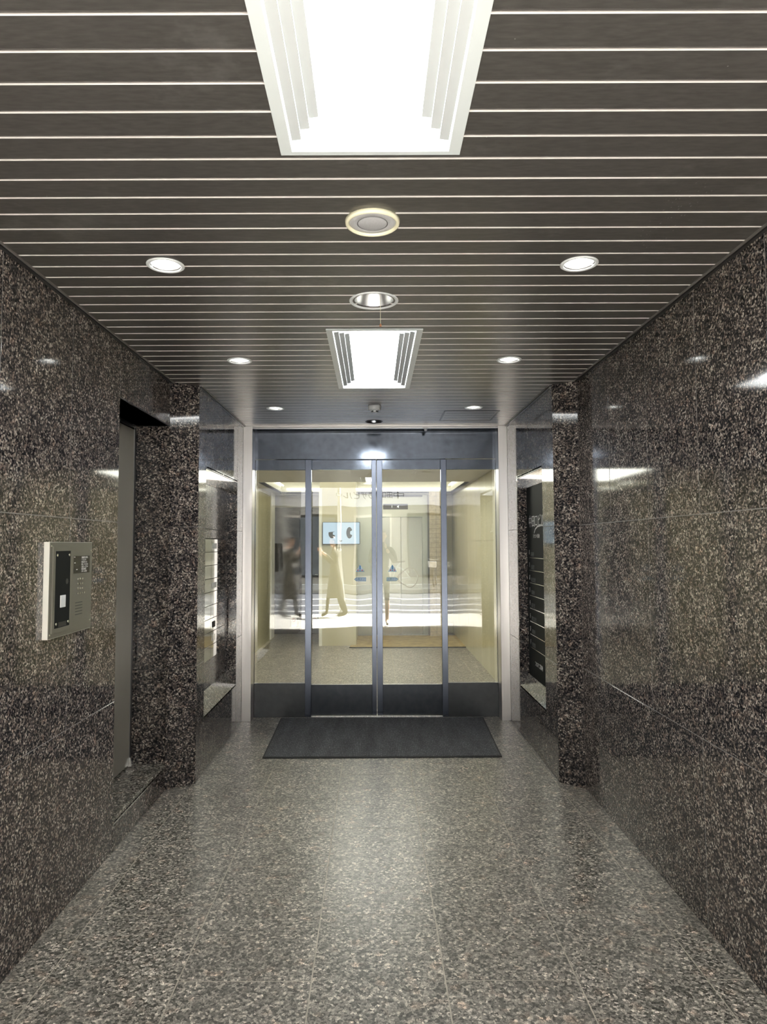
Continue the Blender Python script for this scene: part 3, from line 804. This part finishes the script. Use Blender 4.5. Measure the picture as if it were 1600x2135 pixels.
for i in range(5):
    zz = -0.065 - i * 0.0122
    obj('speaker_slot', box(B(), 0.0225, 0.0234, 0.034, 0.104, zz - 0.0018, zz + 0.0018), M_DFRAME, ic)

# ------------------------------------------------------------------ letterboxes in the left niche
lb = tag(empty('letterbox_unit', (xbL, 5.076, 0.65)), 'mirror-polished steel letterbox unit in the left wall niche', 'letterbox unit')
yA, yB, zA, zB = -0.474, 0.474, 0.0, 0.874
obj('unit_body', box(B(), -0.02, 0.0015, yA, yB, zA, zB), M_BLACK, lb)
for c in range(2):
    for i in range(9):
        h = zB / 9
        a = yA + 0.002 + c * 0.474; b = a + 0.470
        z_ = i * h
        dr = obj('letterbox_flap', box(B(), 0.0015, 0.0065, a, b, z_ + 0.0016, z_ + h - 0.0016, 0, 0.0007), M_MIRROR, lb)
        if c == 1:
            if i in (1, 2):
                obj('dial_lock', box(B(), 0.0065, 0.0105, a + 0.05, a + 0.13, z_ + 0.025, z_ + 0.07, 0, 0.002), M_BLACK if i == 2 else M_CHROME, dr)
            if i in (5, 8):
                obj('name_holder', box(B(), 0.0065, 0.0078, a + 0.02, a + 0.17, z_ + 0.025, z_ + 0.065, 0, 0.0005), M_TXT, dr)

# ------------------------------------------------------------------ tenant directory in the right niche
tb = tag(empty('tenant_directory', (xbR, 5.07, 1.19)), 'black tenant directory board with white lines in the right wall niche', 'sign board')
obj('board', box(B(), -0.004, 0.002, -0.400, 0.404, -0.728, 0.730), M_ACRYL, tb)
RY = (PI / 2, 0, -PI / 2)
text_obj('title_lettering', '中田口ビル', 0.098, (-0.0046, 0.337, 0.455), RY, M_TXT, tb)
text_obj('subtitle_lettering', 'テナント案内', 0.034, (-0.0046, 0.195, 0.345), RY, M_TXT, tb)
bm = B()
prv = None
sw = [(0.165, 0.365), (0.12, 0.395), (0.05, 0.412), (-0.06, 0.418), (-0.2, 0.412)]
for (a, b), (c, d) in zip(sw, sw[1:]): solid(bm, [(-0.0046, a, b), (-0.0046, c, d), (-0.004, c, d), (-0.004, a, b)], [(-0.0046, a, b + 0.012), (-0.0046, c, d + 0.012), (-0.004, c, d + 0.012), (-0.004, a, b + 0.012)])
obj('swoosh_line', bm, M_TXT, tb)
rows = [1.372, 1.274, 1.177, 1.080, 0.981, 0.880, 0.781, 0.681]
for i, z in enumerate(rows):
    zz = z - 1.19
    rw = obj('row_rule', box(B(), -0.0052, -0.004, -0.36, 0.335, zz - 0.0022, zz + 0.0022), M_CHROME, tb)
    text_obj('floor_lettering', '%dF' % (8 - i), 0.050, (-0.0046, 0.343, zz + 0.040), RY, M_TXT, rw, 'LEFT', .0003, 0.45)
    text_obj('tenant_lettering', ['事務所', '会議室', '株式会社', '事務所', '設計室', '株式会社', '事務所', '管理室'][i], 0.038, (-0.0046, 0.285, zz + 0.024), RY, M_GTXT, rw, 'LEFT', .0003)
text_obj('footer_lettering', 'フロアご案内', 0.040, (-0.0046, 0.20, -0.615), RY, M_TXT, tb)

# ================================================================== lobby behind the glass
bm = B()
box(bm, -1.93, -1.63, YD + 0.06, 10.85, 0, 2.75)
box(bm, -3.4, -1.63, 10.80, 10.85, 0, 2.75)
wall_ll = struct(obj('wall_lobby_left', bm, M_CREAM))
for y in (7.2, 8.35, 9.5, 10.65):
    pass
bm = box(B(), 1.33, 1.62, YD + 0.06, 11.9, 0, 2.75)
wall_lr = struct(obj('wall_lobby_right', bm, M_CREAM))
for wl_, x0, x1, ys in ((wall_ll, -1.629, -1.6215, [6.07, 7.25, 8.45, 9.65, 10.85]), (wall_lr, 1.3215, 1.329, [6.07, 7.25, 8.45, 9.65, 10.85, 11.55])):
    for a, b in zip(ys, ys[1:]):
        for z0, z1 in ((0.0, 1.52), (1.52, 2.30)):
            obj('wall_panel', box(B(), x0, x1, a + 0.002, b - 0.002, z0 + 0.002, z1 - 0.002), M_CREAM, wl_)
struct(boxo('wall_lobby_back', -3.4, 1.33, 11.60, 11.9, 0, 2.75, M_CREAM))
struct(boxo('wall_lobby_pier', -0.790, -0.255, 10.16, 11.60, 0, 2.75, M_CREAM))
struct(boxo('trim_15', -0.800, -0.755, 10.145, 10.20, 0, 2.30, M_WHITEWALL))
bm = B()
box(bm, -1.93, 1.62, YD + 0.12, 9.05, 2.30, 2.34)
box(bm, -3.4, -1.50, 9.05, 11.9, 2.30, 2.34); box(bm, 1.27, 1.62, 9.05, 11.9, 2.30, 2.34)
box(bm, -1.50, 1.27, 11.25, 11.9, 2.30, 2.34)
cl = struct(obj('ceiling_lobby', bm, M_CREAMCEIL))
bm = B()
box(bm, -1.52, -1.50, 9.05, 11.9, 2.30, 2.52); box(bm, 1.27, 1.29, 9.05, 11.9, 2.30, 2.52)
box(bm, -1.50, 1.27, 9.03, 9.05, 2.305, 2.52); box(bm, -1.50, 1.27, 11.25, 11.27, 2.305, 2.52)
box(bm, -1.52, 1.29, 9.03, 11.9, 2.52, 2.56)
struct(obj('ceiling_cove', bm, M_WHITEWALL))
ct = emit('lit_cove_tube', (1.0, 0.98, 0.86), 4.0)
cv = tag(empty('cove_light', (-0.11, 10.1, 2.44)), 'glowing strip lights around the raised lobby ceiling behind the glass', 'strip light')
obj('light_tube', tube(B(), (-1.36, -0.9, 0), (-1.36, 1.1, 0), 0.014, 8), ct, cv)
obj('light_tube', tube(B(), (1.35, -0.9, 0), (1.35, 1.1, 0), 0.014, 8), ct, cv)
obj('light_tube', tube(B(), (-1.30, -1.0, -0.06), (1.30, -1.0, -0.06), 0.014, 8), ct, cv)
obj('light_tube', tube(B(), (-1.30, 1.10, -0.06), (1.30, 1.10, -0.06), 0.014, 8), ct, cv)
area_light('cove_fill', (-0.1, 10.1, 2.50), 2.4, 1.8, 20, color=(1, 0.97, 0.86))  # unseen fill added under the cove top to strengthen the tube light

# dark double door, pier screen, lift, tiled pier
dd = struct(empty('door_4', (0, 0, 0)))
obj('door_leaf', box(B(), -1.66, -1.23, 11.50, 11.54, 0.01, 2.04, 0, 0.002), simple('dark_grey_door', (.055, .052, .052), .25, noise=.08), dd)
obj('door_leaf', box(B(), -1.225, -0.80, 11.50, 11.54, 0.01, 2.04, 0, 0.002), M_DARKDOOR, dd)
bm = box(B(), -1.75, -0.79, 11.54, 11.60, 0, 2.10); obj('door_frame', bm, M_DFRAME, dd)
bm = B(); tube(bm, (-0.93, 11.47, 0.98), (-0.93, 11.50, 0.98), 0.010, 10); tube(bm, (-0.93, 11.47, 0.98), (-0.98, 11.47, 0.98), 0.008, 8)
obj('door_handle', bm, M_CHROME, dd)
for x in (-1.32, -0.975):
    nt_ = obj('notice_plate', box(B(), x - 0.045, x + 0.045, 11.494, 11.50, 0.12, 0.30), M_TXT, dd)
    bm = torus(B(), (x, 11.492, 0.235), 0.026, 0.004, 'Y', 20, 6); tube(bm, (x - 0.018, 11.492, 0.253), (x + 0.018, 11.492, 0.217), 0.0035, 6)
    obj('prohibition_ring', bm, M_STR, nt_)
bm = box(B(), -1.68, -1.60, 10.86, 11.2, 0, 2.30)
struct(obj('trim_16', bm, M_WHITEWALL))

tv = tag(empty('wall_monitor', (-0.470, 10.15, 1.644)), 'pale blue wall monitor showing two dark eye shapes, behind the left sliding glass door', 'monitor')
obj('bezel', box(B(), -0.275, 0.275, -0.045, 0.0, -0.163, 0.163, 0, 0.006), M_DFRAME, tv)
obj('screen', box(B(), -0.268, 0.268, -0.047, -0.044, -0.156, 0.156), emit('lit_screen', (0.66, 0.82, 0.95), 0.85), tv)
def blob(bm, cx, cz, rx, rz, notch, y=-0.0478, tilt=0):
    pts = []
    for i in range(28):
        a = 2 * PI * i / 28
        x, z = rx * math.cos(a), rz * math.sin(a)
        pts.append((x, z))
    if notch: pts = [(x, z) if not (abs(z) < rz * 0.24 and x > 0) else (rx * 0.25, z) for x, z in pts]
    if tilt: pts = [(x, min(z, rz * 0.35 + x * 0.1)) for x, z in pts]
    vs = [bm.verts.new((cx + x, y, cz + z)) for x, z in pts]
    bm.faces.new(vs)
bm = B(); blob(bm, 0.120, 0.005, 0.045, 0.084, True); obj('eye_shape', bm, simple('screen_navy', (.015, .03, .06), .6), tv)
bm = B(); blob(bm, -0.135, -0.005, 0.052, 0.070, True, tilt=1); obj('eye_shape', bm, simple('screen_taupe', (.09, .085, .08), .6), tv)
bm = B(); blob(bm, -0.008, -0.110, 0.020, 0.018, False, tilt=1); obj('mouth_shape', bm, simple('screen_mouth', (.03, .06, .10), .6), tv)

lf = struct(empty('door_5', (0, 0, 0)))
M_LIFT = metal('lift_door_steel', (.55, .53, .46), 0.22, (40, 40, 1), .06, .03, .7)
obj('lift_leaf', box(B(), 0.10, 0.455, 11.44, 11.47, 0.0, 1.93, 0, 0.002), M_LIFT, lf)
obj('lift_leaf', box(B(), 0.46, 0.815, 11.46, 11.49, 0.0, 1.93, 0, 0.002), M_LIFT, lf)
bm = B(); box(bm, -0.26, -0.02, 11.30, 11.60, 0, 2.30); box(bm, -0.02, 0.10, 11.40, 11.6, 0, 2.30); box(bm, 0.815, 0.90, 11.40, 11.6, 0, 2.30); box(bm, 0.10, 0.815, 11.40, 11.6, 1.93, 2.26)
obj('lift_surround', bm, metal('lift_surround_steel', (.50, .50, .42), 0.3, (40, 40, 1), .05, .03, .6), lf)
obj('floor_indicator', box(B(), 0.165, 0.575, 11.385, 11.40, 2.055, 2.145, 0, 0.003), M_ACRYL, lf)
il = emit('lit_indicator', (1, 1, 0.95), 1.6)
text_obj('indicator_lettering', '1', 0.055, (0.31, 11.383, 2.10), (PI / 2, 0, 0), il, lf, 'CENTER')
bm = B(); v = [bm.verts.new(p) for p in ((0.39, 11.383, 2.10), (0.425, 11.383, 2.08), (0.425, 11.383, 2.12))]; bm.faces.new(v)
obj('indicator_arrow', bm, il, lf)
pier = struct(boxo('trim_17', 0.905, 1.125, 11.12, 11.60, 0, 2.30, M_TILEGR))
zz = 0.003; i = 0
while zz < 2.28:
    n = 2
    for k in range(n):
        a = 0.905 + 0.11 * k + (0.0 if i % 2 == 0 else 0.0)
        obj('wall_tile', box(B(), a + 0.002, a + 0.108, 11.112, 11.12, zz, zz + 0.071), M_TILE, pier)
    zz += 0.075; i += 1
rug = tag(empty('lobby_mat', (0.49, 10.58, 0)), 'tan yellow woven mat on the lobby floor behind the glass doors', 'mat')
M_TAN = simple('tan_coir', (.36, .27, .115), 0.95, noise=0.25, nscale=9, bump=0.5, bscale=200)
obj('mat_pile', box(B(), -0.83, 0.86, -0.62, 0.62, 0.003, 0.011), M_TAN, rug)
obj('mat_edging', box(B(), -0.84, 0.87, -0.635, -0.62, 0.0, 0.012), M_RUBBER, rug)
obj('mat_edging', box(B(), -0.84, 0.87, 0.62, 0.635, 0.0, 0.010), M_RUBBER, rug)
cm = tag(empty('security_camera', (1.20, 11.10, 2.16)), 'small dark security camera high on the tiled pier in the lobby', 'camera')
obj('mount', box(B(), -0.02, 0.02, -0.02, 0.012, -0.03, 0.06, 0, 0.003), M_TILE, cm)
cm.location = (1.10, 11.09, 2.10)
bm = B(); tube(bm, (0, -0.09, -0.04), (0, -0.01, -0.02), 0.026, 16); obj('camera_body', bm, M_DFRAME, cm)

# ================================================================== building shell and the street (seen only as reflections)
M_FAC = simple('pale_render', (.42, .40, .36), 0.8, noise=0.06)
M_ASPH = simple('asphalt', (.085, .088, .098), 0.85, noise=0.15, nscale=3)
M_PAVE = simple('pale_paving', (.56, .54, .50), 0.8, noise=0.06, nscale=2)
M_LINE = simple('white_road_paint', (.40, .40, .40), 0.7, noise=0.05)
bm = B()
box(bm, -9, -1.765, Y0, Y0 + 0.3, 0, 12); box(bm, 1.777, 9, Y0, Y0 + 0.3, 0, 12)
box(bm, -1.765, 1.777, Y0, 12.2, ZC + 0.26, 12)
box(bm, -1.765, 1.777, Y0, Y0 + 0.05, ZC + 0.006, ZC + 0.3)
box(bm, -3.6, -3.4, 6.0, 12.2, 0, 4); box(bm, -3.6, 1.8, 11.9, 12.2, 0, 4)
box(bm, -3.6, -1.7, 6.0, 10.80, 2.34, 4); box(bm, -3.6, -1.765, 6.0, 12.2, 2.6, 4)
struct(obj('wall_street_facade', bm, M_FAC))
bm = B(); prism(bm, [(-3.0, Y0), (3.0, Y0), (3.0, -1.25), (-3.0, -0.25)], ZC + 0.03, ZC + 0.30)  # unseen slab added to shade the pavement; slanted edge sets the shadow line
struct(obj('wall_added_sunshade', bm, M_FAC))
pv = struct(boxo('floor_pavement', -14, 14, -2.55, Y0, -0.06, -0.004, M_GROUTF))
bm = B()
for i in range(-14, 14):
    for j in range(6):
        box(bm, i * 0.45 + 0.003, i * 0.45 + 0.447, -2.55 + 0.39 * j + 0.003, -2.55 + 0.39 * (j + 1) - 0.003, -0.01, 0.0)
pt = obj('paving_slabs', bm, M_PAVE, pv); pt['kind'] = 'stuff'
struct(boxo('floor_kerb', -14, 14, -2.70, -2.55, -0.14, -0.002, M_PAVE))
struct(boxo('floor_road', -20, 20, -10.5, -2.70, -0.20, -0.12, M_ASPH))
bm = B()
for y0 in (-3.7, -4.8, -6.3, -8.3): box(bm, -12, 12, y0, y0 + 0.28, -0.121, -0.117)
struct(obj('trim_18', bm, M_LINE))
struct(boxo('floor_far_pavement', -20, 20, -13.2, -10.5, -0.2, 0.0, M_PAVE))
fb = empty('far_building', (0, -13.3, 0)); tag(fb, 'pale grey shop building across the street, seen reflected in the glass doors', 'building')
bm = box(B(), -14, 14, -6, 0, 0, 11); obj('wall', bm, simple('far_wall', (.40, .38, .34), .8, noise=.05), fb)
for i in range(-6, 7):
    f = obj('window', box(B(), i * 2 - 0.75, i * 2 + 0.75, -0.04, 0.03, 0.25 if i % 3 else 0.0, 2.6), M_DFRAME if i % 2 else M_STEEL, fb)
    obj('pane', box(B(), i * 2 - 0.68, i * 2 + 0.68, 0.02, 0.036, 0.32, 2.5), simple('shop_glass', (.10, .12, .14), .08) if i == -6 else bpy.data.materials['shop_glass'], f)
    for k in (1, 2):
        f = obj('window', box(B(), i * 2 - 0.6, i * 2 + 0.6, -0.04, 0.03, 1.9 + 2.9 * k, 3.6 + 2.9 * k), M_STEEL, fb)
        obj('pane', box(B(), i * 2 - 0.55, i * 2 + 0.55, 0.02, 0.036, 1.95 + 2.9 * k, 3.55 + 2.9 * k), bpy.data.materials['shop_glass'], f)
sg = tag(empty('shop_fascia_sign', (0, -13.2, 3.24)), 'long white fascia sign with dark lettering across the street, reflected in the glass doors', 'sign')
obj('sign_board', box(B(), -3.4, 3.4, -0.06, 0.0, -0.34, 0.34, 0, 0.01), emit('added_glow_sign_face', (.96, .95, 1.0), 4.0), sg)  # glow added to the white board so its reflection stands out
text_obj('sign_lettering', '中田口プラザビル', 0.27, (0.02, 0.003, 0.02), (PI / 2, 0, PI), simple('sign_grey', (.10, .10, .12), .5), sg, 'CENTER')

def bicycle(loc, rz, label, col):
    r = tag(empty('bicycle', loc, rz), label, 'bicycle', 'bicycles parked across the street')
    R = 0.33
    for y in (-0.52, 0.52):
        bm = torus(B(), (0, y, R), R - 0.018, 0.018, 'X', 30, 8); w = obj('wheel', bm, M_RUBBER, r)
        bm = torus(B(), (0, y, R), R - 0.038, 0.008, 'X', 30, 6)
        for k in range(14):
            a = 2 * PI * k / 14; tube(bm, (0, y, R), (0, y + (R - 0.04) * math.cos(a), R + (R - 0.04) * math.sin(a)), 0.002, 4)
        obj('rim_and_spokes', bm, M_CHROME, w)
    bm = B()
    for p, q in (((0, -.52, R), (0, -.05, .30)), ((0, -.05, .30), (0, -.20, .82)), ((0, -.52, R), (0, -.17, .70)), ((0, -.05, .30), (0, .36, .62)), ((0, -.17, .70), (0, .34, .74)), ((0, .38, .58), (0, .31, .92)), ((0, .38, .58), (0, .52, R))):
        tube(bm, p, q, 0.016, 8)
    obj('bicycle_frame', bm, col, r)
    bm = B(); tube(bm, (-.26, .24, .98), (0, .31, .94), .011, 8); tube(bm, (.26, .24, .98), (0, .31, .94), .011, 8); obj('handlebar', bm, M_CHROME, r)
    bm = box(B(), -.07, .07, -.33, -.08, .83, .88, 0, .02); obj('saddle', bm, M_RUBBER, r)
    bm = box(B(), -.17, .17, .42, .70, .68, .90, 0, .01); obj('basket', bm, M_CHROME, r)
    return r
M_BK1 = simple('white_bicycle_paint', (.70, .72, .74), .3); M_BK2 = simple('blue_bicycle_paint', (.15, .22, .35), .3)
bicycle((0.7, -11.3, 0), 1.4, 'white bicycle parked across the street, reflected in the right sliding glass door', M_BK1)
bicycle((2.1, -12.0, 0), 0.2, 'blue bicycle parked across the street beside the white bicycle', M_BK2)
bicycle((3.6, -11.5, 0), 1.5, 'white bicycle with basket parked apart from the others across the street', M_BK1)

pl = tag(empty('street_pole', (-0.68, -2.30, 0)), 'slim pale steel street pole standing on the sunlit pavement', 'pole')
bm = B(); tube(bm, (0, 0, 0), (0, 0, 4.6), 0.038, 14, 0.030); obj('shaft', bm, simple('pale_pole', (.66, .67, .66), .4), pl)
bm = B(); tube(bm, (0, 0, 0), (0, 0, 0.05), 0.09, 16); obj('base_plate', bm, M_CHROME, pl)
bm = B(); tube(bm, (0, 0, 1.35), (0, 0, 1.40), 0.055, 14); tube(bm, (0, 0, 2.5), (0, 0, 2.56), 0.055, 14); obj('clamp_band', bm, M_CHROME, pl)

# ------------------------------------------------------------------ people
M_SKIN = simple('skin', (.55, .34, .24), .5, noise=.04); M_HAIR = simple('dark_hair', (.02, .016, .014), .5, noise=.2, nscale=60)
def skin_mesh(name, joints, bones, m, parent, sub=2, root=0):
    me = bpy.data.meshes.new(name)
    me.from_pydata([j[0] for j in joints], bones, [])
    o = bpy.data.objects.new(name, me); scene.collection.objects.link(o)
    sk = o.modifiers.new('skin', 'SKIN'); sk.use_smooth_shade = True
    for i, j in enumerate(joints):
        v = me.skin_vertices[0].data[i]
        r = j[1]; v.radius = (r, r) if not isinstance(r, tuple) else r
        v.use_root = (i == root)
    sb = o.modifiers.new('sub', 'SUBSURF'); sb.levels = sub
    bpy.context.view_layer.update()
    dg = bpy.context.evaluated_depsgraph_get()
    nm = bpy.data.meshes.new_from_object(o.evaluated_get(dg))
    bpy.data.objects.remove(o)
    nm.materials.clear(); nm.materials.append(m)
    for p in nm.polygons: p.use_smooth = True
    return link(bpy.data.objects.new(name, nm), parent)
def person(loc, rz, H, label, cloth_top, cloth_bot, shoe, phone_fwd=0.32, stride=0.0, coat=False):
    r = tag(empty('person', loc, rz), label, 'person')
    s = H / 1.70
    def J(x, y, z, a, b=None): return ((x * s, y * s, z * s), (a * s, (b or a) * s))
    st = stride
    # body: legs, pelvis, torso, neck, arms raised in front holding a phone (faces +y)
    js = [J(0, 0, .93, .145, .10), J(0, 0, 1.10, .13, .095), J(0, .0, 1.28, .16, .10), J(0, -.01, 1.42, .10, .07), J(0, .0, 1.50, .052, .052), J(0, .015, 1.56, .05, .05),
          J(-.095, st * .2, .86, .085), J(-.105, st * .55 + .02, .48, .058), J(-.105, st, .09, .040), J(-.115, st + .13, .035, .036, .030),
          J(.095, -st * .2, .86, .085), J(.105, -st * .45 + .02, .48, .058), J(.105, -st, .09, .040), J(.115, -st + .13, .035, .036, .030),
          J(-.185, -.01, 1.385, .056), J(-.245, .03, 1.13, .043), J(-.115, phone_fwd - .05, 1.33, .032), J(-.085, phone_fwd, 1.38, .022),
          J(.185, -.01, 1.385, .056), J(.245, .03, 1.13, .043), J(.115, phone_fwd - .05, 1.33, .032), J(.085, phone_fwd, 1.38, .022)]
    bs = [(0, 1), (1, 2), (2, 3), (3, 4), (4, 5), (0, 6), (6, 7), (7, 8), (8, 9), (0, 10), (10, 11), (11, 12), (12, 13), (2, 14), (14, 15), (15, 16), (16, 17), (2, 18), (18, 19), (19, 20), (20, 21)]
    body = skin_mesh('body', js, bs, M_SKIN, r)
    body.data.materials.append(cloth_top); body.data.materials.append(cloth_bot); body.data.materials.append(shoe)
    for p in body.data.polygons:
        c = p.center / s
        if c.z < 0.085: p.material_index = 3
        elif c.z < (0.93 if coat is False else 0.55) and c.y < phone_fwd * .6 + abs(st): p.material_index = 2 if (coat or c.z > 0.46) else 0
        elif c.z < 1.465 and not (c.y > phone_fwd - .045 and c.z > 1.2): p.material_index = 1
    if coat:
        bm = B()
        prof = [(.150, .40), (.158, .42), (.150, .70), (.142, .92), (.132, 1.08), (.118, 1.14)]
        lathe(bm, [(a * s, b * s) for a, b in prof], 28)
        for v in bm.verts: v.co.y *= 0.84 if v.co.z > .8 * s else 1.05
        obj('coat_skirt', bm, cloth_top, body, smooth=True)
    # head with face
    bm = B(); bmesh.ops.create_uvsphere(bm, u_segments=28, v_segments=20, radius=1)
    for v in bm.verts:
        x, y_, z = v.co
        w = 0.074 * (1 - 0.22 * max(0, -z)); v.co = Vector((x * w, y_ * 0.093 + (0.012 if z < 0 else 0), z * 0.115)) * s
        if y_ > 0.55 and -0.25 < z < 0.15 and abs(x) < 0.22: v.co.y += 0.016 * s * (1 - abs(x) / 0.22)
        v.co += Vector((0, .022, 1.615)) * s
    hd_ = obj('head', bm, M_SKIN, body, smooth=True)
    bm = B(); bmesh.ops.create_uvsphere(bm, u_segments=28, v_segments=20, radius=1)
    bmesh.ops.delete(bm, geom=[v for v in bm.verts if v.co.z < (-0.35 if v.co.y < 0.2 else 0.42)], context='VERTS')
    for v in bm.verts: v.co = Vector((v.co.x * 0.081, v.co.y * 0.101, v.co.z * 0.125)) * s + Vector((0, .016, 1.620)) * s
    hair = obj('hair', bm, M_HAIR, body, smooth=True)
    bm = B()
    for q in (-1, 1): lathe(bm, [(0, -.008 * s), (.011 * s, 0), (0, .008 * s)], 10, (q * .030 * s, .108 * s, 1.625 * s))
    obj('eyes', bm, simple('eye_dark', (.02, .015, .01), .2) if 'eye_dark' not in bpy.data.materials else bpy.data.materials['eye_dark'], body)
    bm = box(B(), -.024 * s, .024 * s, .100 * s, .114 * s, 1.560 * s, 1.568 * s, 0, .002); obj('mouth', bm, simple('lips', (.35, .12, .10), .5) if 'lips' not in bpy.data.materials else bpy.data.materials['lips'], body)
    bm = B()
    for q in (-1, 1): lathe(bm, [(0, -.026 * s), (.012 * s, -.014 * s), (.014 * s, .012 * s), (0, .026 * s)], 10, (q * .076 * s, .02 * s, 1.612 * s))
    obj('ears', bm, M_SKIN, body, smooth=True)
    # hands: palm + curled fingers + thumb each side of the phone
    for q in (-1, 1):
        hx = q * .075; hy = phone_fwd; hz = 1.40
        js = [J(hx, hy, hz - .02, .020, .014), J(hx - q * .004, hy + .01, hz + .035, .024, .012)]
        bs = [(0, 1)]
        for i in range(4):
            k = len(js); z0 = hz + .005 + i * .018; L = (.030, .035, .033, .026)[i]
            js += [J(hx - q * .006, hy + .016, z0 + .005, .0085), J(hx - q * .014, hy + .034, z0 + .012, .008), J(hx - q * (.016 + L * .8), hy + .036, z0 + .014, .007)]
            bs += [(1, k), (k, k + 1), (k + 1, k + 2)]
        k = len(js)
        js += [J(hx - q * .010, hy - .008, hz + .02, .010), J(hx - q * .035, hy - .010, hz + .035, .008)]
        bs += [(0, k), (k, k + 1)]
        skin_mesh('hand', js, bs, M_SKIN, body, 1)
    return r
cA = simple('charcoal_shirt', (.035, .036, .040), .8, noise=.1); cB = simple('black_shorts', (.03, .03, .028), .8); cS = simple('white_trainer', (.62, .62, .60), .5)
cC = simple('dark_khaki_coat', (.055, .05, .035), .8, noise=.1); cD = simple('dark_trousers', (.04, .038, .03), .8)
p1 = person((0.17, -0.50, 0.0), 0, 1.72, 'person in dark shirt and shorts holding up a phone at the corridor entrance', cA, cB, cS)
p2 = person((-0.80, -2.0, 0.0), 1.2, 1.62, 'person in long dark coat looking at a phone on the sunlit pavement', cC, cD, cD, stride=0.16, coat=True)
def phone(loc, rz, label):
    t = tag(empty('phone', loc, rz), label, 'phone')
    obj('phone_case', box(B(), -.037, .037, 0, .008, -.075, .075, 0, .003), M_RUBBER, t)
    obj('phone_lens', box(B(), .012, .032, .008, .0105, .045, .068, 0, .001), M_ACRYL, t)
phone((0.17, -0.50 + 0.335, 1.455), 0, 'dark phone held up by the person at the corridor entrance')
v = Matrix.Rotation(1.2, 3, 'Z') @ Vector((0, 0.318, 0))
phone((-0.80 + v.x, -2.0 + v.y, 1.37), 1.2, 'dark phone held by the person in the long coat')
